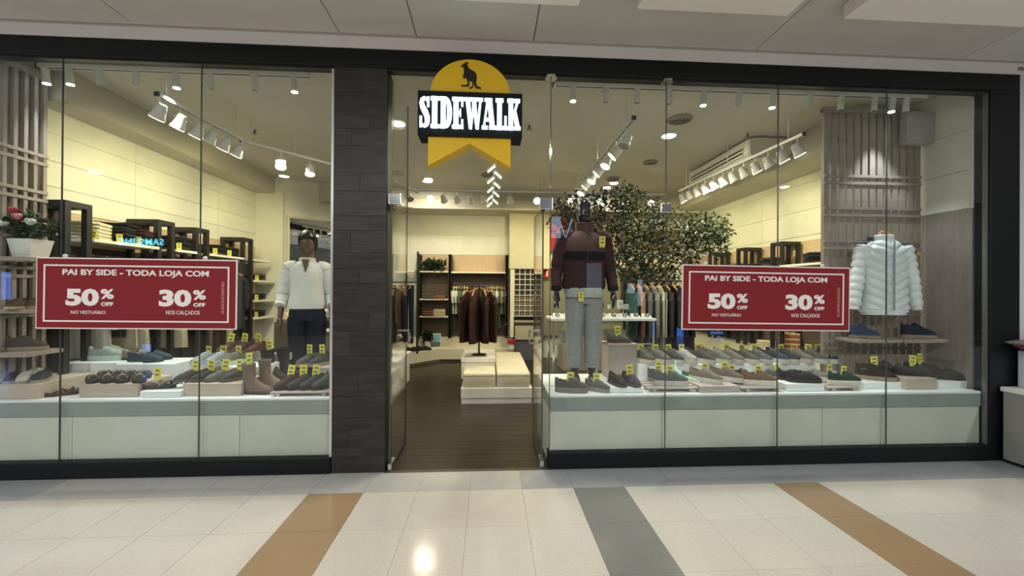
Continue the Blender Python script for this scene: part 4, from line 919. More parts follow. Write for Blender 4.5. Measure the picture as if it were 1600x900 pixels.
# ================================================================== glass table
gt = thing('glass_table', 'white topped glass display table behind the mannequin', 'table')
TX0, TX1, TY0, TY1 = 0.72, 1.97, 1.25, 1.70
build('top', MB().rbox((TX0, TY0, 1.135), (TX1, TY1, 1.165), 0.003), WHITE, gt)
build('glass_shelf', MB().box((TX0+.02, TY0+.02, 0.86), (TX1-.02, TY1-.02, 0.872)), CLEARG, gt)
build('shelf_edge', MB().box((TX0+.02, TY0+.005, 0.858), (TX1-.02, TY0+.018, 0.874)), M('glass_edge', (0.30, 0.34, 0.30), 0.2), gt)
for x in (TX0+.02, TX1-.04):
    for yy in (TY0+.02, TY1-.04): build('leg', MB().box((x, yy, 0), (x+.02, yy+.02, 1.135)), CHROME, gt)
us = thing('glass_riser', 'thin raised glass shelf of small wares on the glass table', 'shelf')
build('glass', MB().box((TX0+.05, TY0+.20, 1.262), (TX1-.25, TY1-.02, 1.27)), CLEARG, us)
build('edge', MB().box((TX0+.05, TY0+.19, 1.261), (TX1-.25, TY0+.20, 1.271)), M('glass_edge', (0.3, 0.34, 0.3)), us)
for x in (TX0+.08, (TX0+TX1)/2-.1, TX1-.3): build('support', MB().cyl((x, TY0+.3), 0.012, 1.166, 1.262, 10), CHROME, us, True)
for i in range(9):
    x = TX0+0.08+i*0.135
    t = thing('accessory_tray', 'small white tray with dark jewellery on the glass table, %s from the entrance' % NTH[i], 'tray', (x, TY0+0.07, 1.166), 0.1, 'trays on the glass table')
    build('tray', MB().prism([(-.05, 0), (.05, 0), (.05, .012), (-.05, .012)], -.03, .06), WHITE, t)
    build('wedge', MB().add([(-.045, -.02, .012), (.045, -.02, .012), (.045, .055, .012), (-.045, .055, .012), (-.045, .055, .05), (.045, .055, .05)], [(0, 1, 5, 4), (0, 4, 3), (1, 2, 5), (2, 3, 4, 5), (0, 3, 2, 1)]), WHITE, t)
    build('bracelet', MB().tube([(0.028*math.cos(a), 0.005+0.02*math.sin(a), 0.034+0.012*math.sin(a)) for a in [2*PI*k/10 for k in range(11)]], 0.006, 6), BLACK, t, True)
for i, (x, h_, m_) in enumerate(((0.10, .06, BLACK), (0.24, .05, WHITE), (0.42, .12, WHITE), (0.52, .05, WHITE), (0.66, .06, BLACK), (0.78, .04, WHITE), (0.90, .10, WHITE), (0.97, .05, WHITE))):
    t = thing('display_block', '%s %s display block on the raised glass shelf, %s from the entrance' % ('white' if m_ is WHITE else 'black', 'tall' if h_ > .09 else 'low', NTH[i]), 'display block', (TX0+x, TY0+.27, 1.271), 0, 'wares on the raised glass shelf')
    build('block', MB().rbox((-.032, -.02, 0), (.032, .02, h_), .004), m_, t); build('ring', MB().tube([(0.018*math.cos(a), -.024, h_*.55+0.018*math.sin(a)) for a in [2*PI*k/8 for k in range(9)]], 0.004, 5), CHROME, t, True)
for i, (px, w_) in enumerate(((888, .18), (960, .22))):
    p = at(px, 530, 1.45); t = thing('storage_box', '%s clear box on the lower shelf of the glass table' % ('smaller' if i == 0 else 'larger'), 'box', (p.x, 1.45, 0.873))
    build('body', MB().rbox((-w_/2, -.08, 0), (w_/2, .08, .13), .006), M('box_grey', (0.42, 0.40, 0.36), 0.4), t); build('lid', MB().rbox((-w_/2-.004, -.084, .13), (w_/2+.004, .084, .145), .004), M('box_lid', (0.5, 0.48, 0.44), 0.4), t)
pk = thing('plinth', 'pinkish grey square plinth on the counter behind the dark slippers', 'plinth')
PKM = M('plinth_pink', (0.36, 0.31, 0.28), 0.5)
a_ = at(950, 540, 0.62); b_ = at(994, 540, 0.62)
build('body', MB().rbox((a_.x, 0.60, 0.607), (b_.x, 0.84, a_.z+0.00), 0.003), PKM, pk); build('cap', MB().rbox((a_.x-.006, 0.594, a_.z), (b_.x+.006, 0.845, a_.z+.02), 0.003), PKM, pk)
PLZ = a_.z+.021
wp = thing('upright_post', 'pale wooden post with a knob standing on the counter beside the plinth', 'post', (at(932, 560, .62).x, .62, .606))
build('post', MB().rbox((-.012, -.012, 0), (.012, .012, .30), .003), LATTL, wp); build('knob', MB().ball((0, 0, .325), .022), WHITE, wp, True)
# ================================================================== SHOES
def shoe_mesh(kind):
    """toe to +x, length about 0.27; returns dict part -> MB"""
    L = 0.275 if kind != 'sneaker' else 0.29
    st = {'sneaker': 0.030, 'loafer': 0.012, 'dress': 0.014, 'slipper': 0.014, 'desert': 0.022, 'boot': 0.018}.get(kind, 0.02)
    def hw(u):                    # half width along the foot
        base = 0.033+0.012*math.sin(min(1, u*1.25)*PI*0.55)
        tip = {'dress': 3.2, 'boot': 2.6}.get(kind, 4.5)
        e = (1-abs((u-0.5)*2)**tip)
        return max(0.004, base*max(0, e)**(0.55))
    def top(u):
        if kind == 'sneaker': pts = [(0, .062), (.12, .070), (.3, .058), (.48, .066), (.62, .058), (.8, .036), (1, .018)]
        elif kind == 'desert': pts = [(0, .085), (.15, .098), (.32, .095), (.48, .075), (.65, .052), (.85, .036), (1, .014)]
        elif kind == 'boot': pts = [(0, .10), (.2, .11), (.4, .10), (.5, .075), (.65, .050), (.85, .034), (1, .012)]
        else: pts = [(0, .055), (.12, .062), (.3, .048), (.46, .060), (.6, .050), (.8, .034), (1, .012)]
        for (a, za), (b, zb_) in zip(pts[:-1], pts[1:]):
            if a <= u <= b: t = (u-a)/(b-a); t = t*t*(3-2*t); return za+(zb_-za)*t
        return pts[-1][1]
    N = 26; rings = []; so_ = []
    us = [0.004+0.992*(k/N) for k in range(N+1)]
    op0, op1 = {'sneaker': (.08, .46), 'desert': (.06, .36), 'boot': (0, 0)}.get(kind, (.08, .52))
    for u in us:
        x = (u-0.5)*L; w_ = hw(u); h_ = top(u); ring = []
        for i in range(18):
            a = PI*i/17; c = math.cos(a); s_ = math.sin(a)
            z = st+h_*s_**0.75; y_ = w_*(math.copysign(abs(c)**0.7, c))*(1-0.18*(s_**2) if kind != 'slipper' else 1)
            if op0 < u < op1 and abs(c) < 0.62: z -= h_*0.62*min(1, (u-op0)/0.05, (op1-u)/0.06)
            ring.append((x, y_, z))
        rings.append(ring)
        so_.append([(x, (w_+0.005)*sx, z) for sx, z in ((-1, 0.0), (1, 0.0), (1.03, st*.5), (1, st+0.004), (-1, st+0.004), (-1.03, st*.5))])
    parts = {'upper': MB().loft(rings)}
    if kind in ('dress', 'boot'):
        so2 = []
        for u, r_ in zip(us, so_):
            lift = 0.0 if u < .26 else (0.012 if u < .5 else 0.012*(1-(u-.5)/.2) if u < .7 else 0)
            so2.append([(x, y_, max(z, lift) if z < st*.4 else z) for x, y_, z in r_])
        so_ = so2
    parts['sole'] = MB().loft(so_)
    if kind in ('sneaker', 'desert', 'loafer', 'slipper', 'dress'):
        li = []
        for k in range(9):
            u = op0+(op1-op0)*k/8; q = math.sin(PI*k/8)**.5
            li.append([((u-.5)*L, -hw(u)*.60*q, st+top(u)*.60), ((u-.5)*L, hw(u)*.60*q, st+top(u)*.60), ((u-.5)*L, hw(u)*.5*q, st+top(u)*.52), ((u-.5)*L, -hw(u)*.5*q, st+top(u)*.52)])
        parts['opening_shade'] = MB().loft(li)  # flat near-black lens, shade of the shoe opening put into colour
    if kind == 'sneaker' or kind == 'desert':
        lc = MB()
        for k in range(4 if kind == 'sneaker' else 3):
            u = (.50 if kind == 'sneaker' else .40)+k*.055; x = (u-.5)*L; w_ = hw(u)*.55; z = st+top(u)
            lc.tube([(x-.008, -w_, z-.012), (x, 0, z+.003), (x+.008, w_, z-.012)], .0028, 5)
        parts['laces'] = lc
    if kind == 'boot':
        parts['shaft'] = MB().ell([(-.085, 0, .05, .052, .036), (-.085, 0, .10, .050, .036), (-.090, 0, .15, .047, .036), (-.093, 0, .20, .050, .040), (-.093, 0, .245, .055, .044), (-.093, 0, .247, .049, .038), (-.093, 0, .20, .044, .034)], 24, 1, .02)
    if kind == 'loafer':
        parts['strap'] = MB().tube([(.01, -.036, .045), (.015, -.018, .062), (.015, 0, .068), (.015, .018, .062), (.01, .036, .045)], .006, 6, flat=.5)
    return parts
def sandal_mesh():
    L = .26; N = 20; so_ = []
    for k in range(N+1):
        u = k/N; x = (u-.5)*L; w_ = max(.006, (0.032+.01*math.sin(u*PI*.7))*(1-abs(2*u-1)**4.2)**.5)
        so_.append([(x, w_, 0.0), (x, w_*1.03, .012), (x, w_, .024), (x, -w_, .024), (x, -w_*1.03, .012), (x, -w_, 0.0)])
    def st(x, h_, w_=.040, r=.009): return [(x, -w_, .020), (x+.005, -w_*.8, .02+h_*.7), (x+.006, 0, .02+h_), (x+.005, w_*.8, .02+h_*.7), (x, w_, .020)]
    return {'sole': MB().loft(so_), 'strap': MB().tube(st(.068, .034), .011, 6, flat=.35), 'strap_cross': MB().tube([(.03, -.040, .02), (.01, 0, .058), (-.02, .038, .02)], .008, 6, flat=.4).tube([(.03, .040, .02), (.01, 0, .060), (-.02, -.038, .02)], .008, 6, flat=.4),
            'ankle_strap': MB().tube([(-.04, -.038, .02), (-.06, -.036, .030), (-.10, -.028, .034), (-.118, 0, .036), (-.10, .028, .034), (-.06, .036, .030), (-.04, .038, .02)], .006, 6, flat=.6)}
_sm = {}
def shoe(kind, c, loc, rz, label, group=None, sole=None, tagon=False, acc=None, s=1.0, tilt=0.0):
    t = thing('shoe' if kind != 'sandal' else 'sandal', label, 'shoe', loc, rz, group)
    t.rotation_euler = (0, tilt, rz)
    if kind not in _sm:
        ps = sandal_mesh() if kind == 'sandal' else shoe_mesh(kind); _sm[kind] = {}
        for k_, mb in ps.items():
            o = build(k_, mb, WHITE, None, True); _sm[kind][k_] = o.data; bpy.data.objects.remove(o)
    um = col_mat(tuple(v*.78 for v in c)); sm = col_mat(sole or {'sneaker': (.72, .71, .68), 'desert': (.30, .24, .18)}.get(kind, (.03, .025, .02)), .6); am = col_mat(acc or tuple(min(1, v*1.5+.01) for v in c))
    for k_, me in _sm[kind].items():
        mk = {'opening_shade': col_mat((.018, .016, .015)), 'sole': sm, 'laces': am, 'strap': um if kind == 'sandal' else am, 'strap_cross': am if kind == 'sandal' else um}.get(k_, um)
        key = (kind, k_, mk.name)
        if key not in _sm.setdefault('c', {}):
            m2 = me.copy(); m2.materials.clear(); m2.materials.append(mk); _sm['c'][key] = m2
        o = bpy.data.objects.new(k_, _sm['c'][key]); COL.objects.link(o); o.parent = t; zz = {'boot': 1.0, 'sandal': 1.1}.get(kind, 1.32); o.scale = (s, s*1.08, s*zz)
    if tagon:
        hgt = {'boot': .25, 'desert': .125}.get(kind, .088)
        xo = {'boot': -.09}.get(kind, -.01)
        price_tag(t, (xo, 0, hgt*s), (0.12*random.uniform(-1, 1), random.uniform(-.15, .15), -rz+random.uniform(-.35, .2)))
    return t
def riser(label, a, b, m_=None, slats=False):
    t = thing('display_riser', label, 'riser')
    if slats:
        x0, y0, z0 = a; x1, y1, z1 = b; n = 4; w_ = (y1-y0-0.03*(n-1))/n
        for k in range(n): build('slat', MB().rbox((x0, y0+k*(w_+.03), z1-.014), (x1, y0+k*(w_+.03)+w_, z1), .002, 1), m_, t)
        for x in (x0+.05, x1-.08): build('bearer', MB().box((x, y0, z0), (x+.03, y1, z1-.0142)), m_, t)
    else: 
        build('body', MB().rbox(a, b, .003), m_, t)
    return t
CT = 0.606
RPK = M('slat_riser', (0.42, 0.36, 0.34), 0.5, noise=.08)
# ---------------- left window, from the lattice to the pillar
riser('wood-look riser with white and black slides at the window edge', (-4.05, 0.06, CT), (-3.575, 0.50, CT+.115), WOODR)
riser('tall white riser carrying the pale green sneaker and the poster', (-3.88, 0.52, CT), (-3.20, 0.84, CT+.20), COUNTER)
x0 = at(123, 622, .09).x; x1 = at(215, 622, .09).x
riser('wood-look riser carrying the rows of brown strap sandals', (x0, 0.09, CT), (x1, 0.44, CT+.105), WOODR)
a_, b_ = at(180, 577, .50), at(262, 577, .50)
riser('tall white riser carrying the blue loafers', (a_.x, 0.50, CT), (b_.x+.06, 0.84, CT+.19), COUNTER)
riser('low white riser carrying a dark braided sandal', (at(218, 622, .06).x, 0.06, CT), (at(281, 622, .06).x, 0.30, CT+.05), COUNTER)
x2, x3 = at(286, 618, .10).x, at(376, 618, .10).x
riser('wood-look riser with four tagged slip-on shoes beside the ankle boots', (x2, 0.10, CT), (x3, 0.42, CT+.10), WOODR)
riser('pale grey riser behind the tagged slip-on shoes', (x2+.10, 0.45, CT), (x3+.0, 0.82, CT+.17), COUNTER)
riser('slatted riser under the dark lace shoes beside the pillar', (-1.80, 0.06, CT), (-1.30, 0.40, CT+.035), RPK, True)
riser('grey riser behind the dark lace shoes beside the pillar', (-1.62, 0.50, CT), (-1.30, 0.82, CT+.15), RPK)
D = -PI/2
g = 'slides on the window edge riser'
for i, (px, c, yy) in enumerate(((8, (.6, .62, .6), .18), (24, (.02, .02, .02), .18), (42, (.62, .64, .60), .18), (66, (.03, .035, .045), .2))):
    shoe('slipper', c, (max(-3.98, at(px, 600, yy).x), yy, CT+.116), D+.55, '%s slide on the window edge riser, %s from the frame edge' % (cname(c), NTH[i]), g, sole=(.3, .3, .26), s=.9)
for i, (px, c) in enumerate(((22, (.62, .64, .60)), (44, (.03, .03, .035)), (62, (.55, .56, .54)))):
    shoe('slipper', c, (at(px, 590, .38).x, .36, CT+.116), D+.55, '%s slide in the back row of the window edge riser, %s' % (cname(c), NTH[i]), g, sole=(.3, .3, .26), s=.85)
shoe('sneaker', (.36, .45, .40), (-3.62, .66, CT+.201), .10, 'pale green sneaker in front on the tall white riser at the window edge', sole=(.45, .55, .5), acc=(.25, .3, .28), s=1.05)
shoe('sneaker', (.34, .42, .38), (-3.68, .78, CT+.201), .35, 'pale green sneaker behind its twin on the tall white riser', sole=(.4, .5, .46), s=.95)
shoe('loafer', (.30, .24, .21), (-3.36, .70, CT+.201), .2, 'taupe flat shoe in front of the white shoe poster')
for i, (px, yy, rz_) in enumerate(((95, .16, .5), (112, .22, .2))):
    shoe('sandal', (.10, .03, .035), (at(px, 610, yy).x, yy, CT), rz_, 'dark red strappy sandal on the counter, %s' % ('nearer the slides' if i == 0 else 'nearer the brown sandals'), acc=(.16, .05, .06), sole=(.04, .02, .02), s=.85)
for i, px in enumerate((146, 168, 191, 217)):
    shoe('sandal', (.035, .03, .025), (at(px, 600, .20).x, .20, CT+.106), D+.75, 'brown strap sandal in the front row of its riser, %s from the poster' % NTH[i], 'front row of strap sandals', acc=(.34, .29, .25), sole=(.02, .018, .015))
for i, px in enumerate((160, 180, 200, 222)):
    shoe('sandal', (.035, .03, .025), (at(px, 588, .34).x, .36, CT+.106), D+.75, 'brown strap sandal in the back row of its riser, %s from the poster' % NTH[i], 'back row of strap sandals', acc=(.30, .27, .24), sole=(.02, .018, .015))
for i, (px, yy) in enumerate(((222, .60), (236, .72))):
    shoe('loafer', (.045, .075, .11), (at(px, 571, yy).x+.03, yy, CT+.191), .12+.1*i, 'slate blue loafer on the tall white riser, %s' % ('front' if i == 0 else 'back'), acc=(.06, .10, .14), sole=(.02, .03, .04), s=1.05)
shoe('sandal', (.03, .028, .028), (at(248, 605, .17).x, .17, CT+.051), .1, 'dark braided sandal on the low white riser, front', tagon=True, acc=(.12, .10, .11))
shoe('sandal', (.03, .028, .028), (at(268, 598, .30).x, .36, CT+.0), .3, 'dark braided sandal behind the low white riser', acc=(.12, .10, .11), s=1.0)
g = 'tagged slip-ons beside the ankle boots'
for i, (px, c) in enumerate(((301, (.055, .052, .042)), (326, (.045, .038, .034)), (348, (.16, .15, .12)), (371, (.055, .058, .058)))):
    shoe('slipper', c, (at(px, 600, .24).x, .25, CT+.101), D-.65, '%s tagged slip-on, %s on its riser towards the boots' % (cname(c), NTH[i]), g, tagon=True, sole=(.10, .09, .08))
for i, (px, c) in enumerate(((322, (.35, .40, .45)), (344, (.40, .42, .48)), (368, (.16, .15, .10)))):
    shoe('sneaker', c, (at(px, 580, .58).x, .60, CT+.171), D-.5, '%s sneaker on the pale riser behind the slip-ons, %s' % (cname(c), NTH[i]), 'sneakers behind the slip-ons', sole=(.5, .55, .62), tagon=True, s=.95)
riser('brown tall riser at the counter back beside the mirror wall', (-2.45, 0.72, CT+.171), (-2.0, 0.84, CT+.24), RPK)
for i, (px, c) in enumerate(((358, (.12, .06, .05)), (380, (.08, .05, .045)), (402, (.12, .035, .03)))):
    shoe('desert', c, (at(px, 560, .78).x, .78, CT+.241), D-.4, '%s laced shoe on the brown riser above the slip-ons, %s' % (cname(c), NTH[i]), 'laced shoes above the slip-ons', tagon=True, s=.9)
shoe('boot', (.22, .155, .115), (at(410, 612, .18).x-.02, .17, CT), -.10, 'taupe suede ankle boot at the front with a price tag', sole=(.06, .045, .04), tagon=True, s=1.02)
shoe('boot', (.24, .175, .13), (at(438, 600, .36).x-.05, .36, CT), -.15, 'taupe suede ankle boot standing behind its twin', sole=(.06, .045, .04), s=1.02)
for i, (px, yy) in enumerate(((438, .62), (462, .72))):
    shoe('boot', (.014, .014, .017), (at(px, 590, yy).x-.03, yy, CT), -.3, 'tall black boot behind the taupe boots, %s' % ('front' if i == 0 else 'rear'), tagon=(i == 0), s=1.22)
for i, (px, c) in enumerate(((452, (.07, .03, .035)), (472, (.06, .05, .05)), (491, (.045, .055, .05)), (509, (.07, .08, .08)))):
    shoe('desert', c, (at(px, 600, .20).x, .20, CT+.036), D-.75, '%s laced shoe on the slatted riser by the pillar, %s towards the pillar' % (cname(c), NTH[i]), 'laced shoes by the pillar', tagon=i < 3, sole=(.03, .03, .03), s=.88)
for i, (px, c) in enumerate(((482, (.10, .10, .09)), (502, (.06, .06, .055)))):
    shoe('desert', c, (at(px, 575, .62).x, .62, CT+.151), D-.6, '%s laced shoe on the grey riser by the pillar, %s' % (cname(c), NTH[i]), tagon=True, s=.9)
# poster with pictures of shoes
po = thing('shoe_poster', 'white standing poster with pictures of shoes under the left sale sign', 'poster', (0, 0, 0))
a_, b_ = at(87, 560, .80), at(138, 560, .80)
build('board', MB().rbox((a_.x, .80, CT+.201), (b_.x, .815, 1.34), .003), M('poster_white', (0.66, 0.70, 0.80), 0.4), po)
def silh(px, py, s_, c, flip=1):
    q = at(px, py, .799); pts = [(-.5, 0), (.5, 0), (.5, .12), (.2, .2), (.05, .32), (-.1, .45), (-.2, .32), (-.42, .35), (-.5, .2)]
    build('printed_shoe', MB().prism([(q.x+flip*x*s_, q.z+z*s_) for x, z in pts], .7975, .7995), col_mat(c), po)
silh(118, 524, .10, (.30, .07, .08)); silh(107, 548, .09, (.05, .07, .07), -1); silh(124, 544, .03, (.03, .03, .08))
# shoes on the window edge lattice shelves
for i, (yy, c) in enumerate(((.09, (.10, .07, .05)), (.21, (.12, .08, .055)))):
    shoe('loafer', c, (-3.775, yy, 1.322), D+.5, 'brown loafer on the middle window edge shelf, %s' % ('nearer the frame' if i == 0 else 'nearer the sign'), s=.9, sole=(.40, .30, .2))
shoe('desert', (.09, .07, .06), (-3.78, .17, .977), .4, 'brown laced shoe on the lowest window edge shelf', s=.85)
# ---------------- right window
g = None
riser('low white riser with the black espadrille slippers beside the mannequin', (at(943, 612, .10).x, .08, CT), (at(1005, 612, .10).x, .36, CT+.045), COUNTER)
for i, px in enumerate((964, 985)):
    shoe('slipper', (.022, .017, .017), (at(px, 598, .20).x, .20, CT+.046), D+.18, 'black espadrille slipper on the low white riser, %s' % ('nearer the mannequin' if i == 0 else 'nearer the grey sneaker'), tagon=i == 1, sole=(.08, .06, .05))
shoe('sneaker', (.10, .095, .085), (at(893, 608, .12).x, .13, CT), -.15, 'taupe trainer in front of the mannequin feet', tagon=True, sole=(.20, .18, .16), acc=(.4, .38, .35))
shoe('sneaker', (.14, .13, .12), (at(934, 608, .14).x, .15, CT), -.6, 'small grey trainer between mannequin and slippers', tagon=True, sole=(.25, .24, .22), s=.8)
def rx(px, yy): return at(px, 600, yy).x
riser('slatted riser under the grey sneaker beside the espadrilles', (rx(1012, .08), .08, CT), (rx(1092, .08), .40, CT+.04), RPK, True)
riser('pinkish flat riser under the taupe sneaker at the joint', (rx(1094, .06), .06, CT), (rx(1156, .06), .45, CT+.055), RPK)
riser('slatted riser under the brown sneaker', (rx(1158, .06), .06, CT), (rx(1226, .06), .42, CT+.04), RPK, True)
riser('low white riser under the black shoes', (rx(1229, .07), .07, CT), (rx(1288, .07), .40, CT+.065), COUNTER)
riser('slatted riser under the striped canvas shoe', (rx(1292, .07), .07, CT), (rx(1346, .07), .40, CT+.035), RPK, True)
riser('white riser with the brown boots below the jacket', (rx(1350, .14), .14, CT), (rx(1412, .14), .46, CT+.055), COUNTER)
riser('stacked beige box riser below the jacket', (rx(1416, .10), .10, CT), (rx(1464, .10), .40, CT+.10), WOODR)
riser('small white riser at the side wall end of the counter', (rx(1466, .14), .14, CT), (rx(1511, .14), .46, CT+.06), COUNTER)
riser('long white step along the back of the right counter', (rx(1000, .5), .50, CT), (3.30, .84, CT+.16), COUNTER)
TP = (.24, .20, .165); GY = (.13, .14, .145); OLV = (.12, .115, .09)
def S(kind, c, px, yy, z, rz_, lab, **k): return shoe(kind, c, (rx(px, yy), yy, z), rz_, lab, 'shoes in the right window', **k)
S('sneaker', GY, 1048, .17, CT+.041, -.12, 'big grey sneaker with white sole lying side on beside the slippers', tagon=True, s=1.05, sole=(.55, .55, .52))
S('desert', (.12, .11, .10), 1030, .30, CT+.041, D+.7, 'dark grey laced shoe behind the big grey sneaker', tagon=True, s=.85)
S('sneaker', TP, 1102, .22, CT+.056, -.85, 'taupe sneaker on the pinkish riser in front of the wooden step', tagon=True, sole=(.60, .57, .52))
S('sneaker', (.20, .16, .13), 1134, .27, CT+.056, -.75, 'brown grey sneaker beside the taupe sneaker', tagon=True, sole=(.62, .60, .56))
S('sneaker', (.014, .018, .05), 1158, .36, CT+.041, -.2, 'navy sneaker half hidden behind the brown sneaker', s=.85)
S('sneaker', (.20, .125, .065), 1186, .17, CT+.041, -.22, 'brown sneaker with white sole on its slatted riser', tagon=True, sole=(.72, .70, .64), s=1.05)
S('slipper', (.010, .013, .017), 1240, .24, CT+.066, -.15, 'black suede shoe on the low white riser, rear', s=1.08)
S('slipper', (.010, .013, .015), 1256, .15, CT+.066, -.15, 'black suede shoe on the low white riser, front', s=1.08)
S('sneaker', (.32, .30, .27), 1298, .27, CT+.036, -.6, 'striped grey canvas shoe beside the black suede shoes', tagon=True, s=.9)
S('sneaker', (.012, .045, .032), 1319, .16, CT+.036, -.12, 'dark green sneaker with white sole at the riser edge', tagon=True, s=.98, sole=(.62, .60, .54))
for i, (px, c) in enumerate(((1002, (.10, .085, .07)), (1026, (.13, .13, .115)), (1046, (.05, .055, .045)), (1066, (.42, .42, .40)), (1093, (.085, .08, .07)), (1118, (.20, .20, .19)), (1137, TP), (1160, OLV), (1180, GY), (1206, (.045, .06, .08)), (1222, (.03, .035, .035)), (1243, (.20, .18, .15)), (1264, OLV), (1280, (.02, .02, .03)))):
    S('sneaker', c, px, .62, CT+.161, -1.05, '%s sneaker on the long white step, %s from the glass table' % (cname(c), NTH[i]), tagon=i not in (5, 9), s=1.1, sole=(.50, .48, .43))
for i, (px, c) in enumerate(((1085, (.11, .10, .085)), (1145, TP), (1200, (.06, .07, .08)), (1216, (.03, .03, .035)), (1236, (.16, .14, .12)), (1270, OLV))):
    S('sneaker', c, px, .44, CT+.0, -.8, '%s sneaker before the long white step, %s from the glass table' % (cname(c), NTH[i]), tagon=i in (1, 3), s=.95, sole=(.5, .48, .43))
S('desert', (.045, .03, .022), 1368, .26, CT+.056, -.55, 'dark brown desert boot below the jacket, front', tagon=True, s=1.1)
S('desert', (.03, .028, .028), 1388, .38, CT+.056, -.55, 'dark brown desert boot below the jacket, rear', s=1.1)
S('slipper', (.035, .033, .034), 1428, .24, CT+.101, -.2, 'charcoal shoe lying on the beige box riser, front', tagon=True, s=1.15)
S('slipper', (.04, .038, .038), 1440, .34, CT+.101, -.2, 'charcoal shoe lying on the beige box riser, rear', tagon=True, s=1.15)
S('dress', (.022, .022, .023), 1478, .24, CT+.061, -.45, 'black pointed shoe at the side wall end, front', s=1.1)
S('dress', (.022, .022, .023), 1494, .36, CT+.061, -.45, 'black pointed shoe at the side wall end, rear', s=1.1)
shoe('desert', (.05, .085, .18), (3.66, .36, 1.041), -.3, 'blue shoe on the lattice shelf below the jacket', s=.95)
shoe('desert', (.018, .03, .055), (4.22, .36, 1.041), -.3, 'navy shoe on the lattice shelf nearer the side wall', s=1.05)
shoe('loafer', (.09, .085, .07), ((at(950, 540, 0.62).x+at(994, 540, .62).x)/2, .72, PLZ), .15, 'olive loafer on the pinkish grey plinth', tagon=True, s=.95)
tag(build('belt', MB().tube([(at(944, 528, .59).x, .66, PLZ+.004), (at(960, 528, .59).x, .63, PLZ+.006), (at(985, 528, .59).x, .63, PLZ+.006), (at(992, 530, .59).x, .66, PLZ+.004)], .007, 6, flat=1), M('belt_brown', (.08, .035, .025), .4)), 'dark brown belt lying along the plinth edge', 'belt')
for i, x in enumerate((-1.55, -1.35)):
    shoe('slipper', (.03, .03, .028), (x+.05-.0, 4.62+.12*i, .262), .3, 'dark shoe on the back bench near the angled wall, %s' % NTH[i], sole=(.02, .02, .02))
# ================================================================== puffer jacket
pj = thing('puffer_jacket', 'light blue white quilted puffer jacket hanging before the lattice', 'jacket', ((at(1327, 400, .34).x+at(1437, 400, .34).x)/2-.01, .34, 2.06))
PJM = M('puffer_white', (.74, .80, .84), .38, noise=.08, nscale=8, bump=.1)
def puff_body():
    mb = MB(); rings = []; n = 72; NZ = 90
    for k in range(NZ+1):
        v = k/NZ; z = -0.06-0.70*v
        w_ = 0.080+0.150*min(1, (v/0.17))**0.75 if v < .17 else 0.230-0.022*math.sin((v-.17)/.83*PI)+(0.0)
        t_ = 0.05+0.045*min(1, v/0.12)
        ring = []
        for i in range(n):
            a = 2*PI*i/n; c, s_ = math.cos(a), math.sin(a); x = w_*math.copysign(abs(c)**.8, c)
            ph_ = (z-0.45*abs(x))/0.085
            b_ = abs(math.sin(PI*ph_))**0.5*0.034-0.020
            if v > .96: b_ = -.004
            if abs(x) < .012 and s_ < 0: b_ = -.010
            q = 1+b_/max(w_, .05)
            ring.append((x*(1+b_*1.5), (t_+b_)*math.copysign(abs(s_)**.75, s_), z))
        rings.append(ring)
    return mb.loft(rings)
build('body', puff_body(), PJM, pj, True)
for s_ in (-1, 1):
    pts = []; rs = []
    for k in range(60):
        v = k/59; x = s_*(0.205+0.115*v**0.9); z = -0.125-0.58*v+0.03*math.sin(v*PI)*0
        pts.append((x+s_*(.01*math.sin(v*PI)), -0.015*v, z)); rs.append((0.066-0.018*v)*(1+0.22*(abs(math.sin(v*PI*8))**.6-0.5)))
    build('sleeve', MB().tube(pts, rs, 20), PJM, pj, True)
    build('cuff', MB().tube([(s_*.322, -.015, -.70), (s_*.326, -.015, -.735)], .043, 18), PJM, pj, True)
build('collar', MB().ell([(0, 0, -.10, .105, .068), (0, 0, -.06, .088, .060), (0, 0, -.02, .092, .060), (0, 0, -.010, .082, .052), (0, 0, -.05, .066, .042)], 30, 1), PJM, pj, True)
build('zipper', MB().box((-.004, -.108, -.74), (.004, -.098, -.08)), M('zip_grey', (.35, .38, .42), .4), pj)
build('hem', MB().ell([(0, 0, -.745, .215, .090), (0, 0, -.785, .208, .086)], 40, .8), PJM, pj, True)
build('sleeve_badge', MB().box((.268, -.075, -.21), (.292, -.068, -.18)), M('badge_gold', (.45, .38, .16), .5), pj)
build('hanger', MB().tube([(-.06, 0, .0), (0, 0, .03), (.06, 0, 0)], .010, 8).tube([(0, 0, .03), (0, 0, .12), (.02, 0, .14), (.03, .02, .12)], .003, 6), HANGW, pj, True)
build('neck_label', MB().rbox((-.20, -.03, -.075), (-.13, -.022, -.035), .002, 1, Matrix.Rotation(-.0, 4, 'Y')), M('label_dark', (.05, .05, .07)), pj)
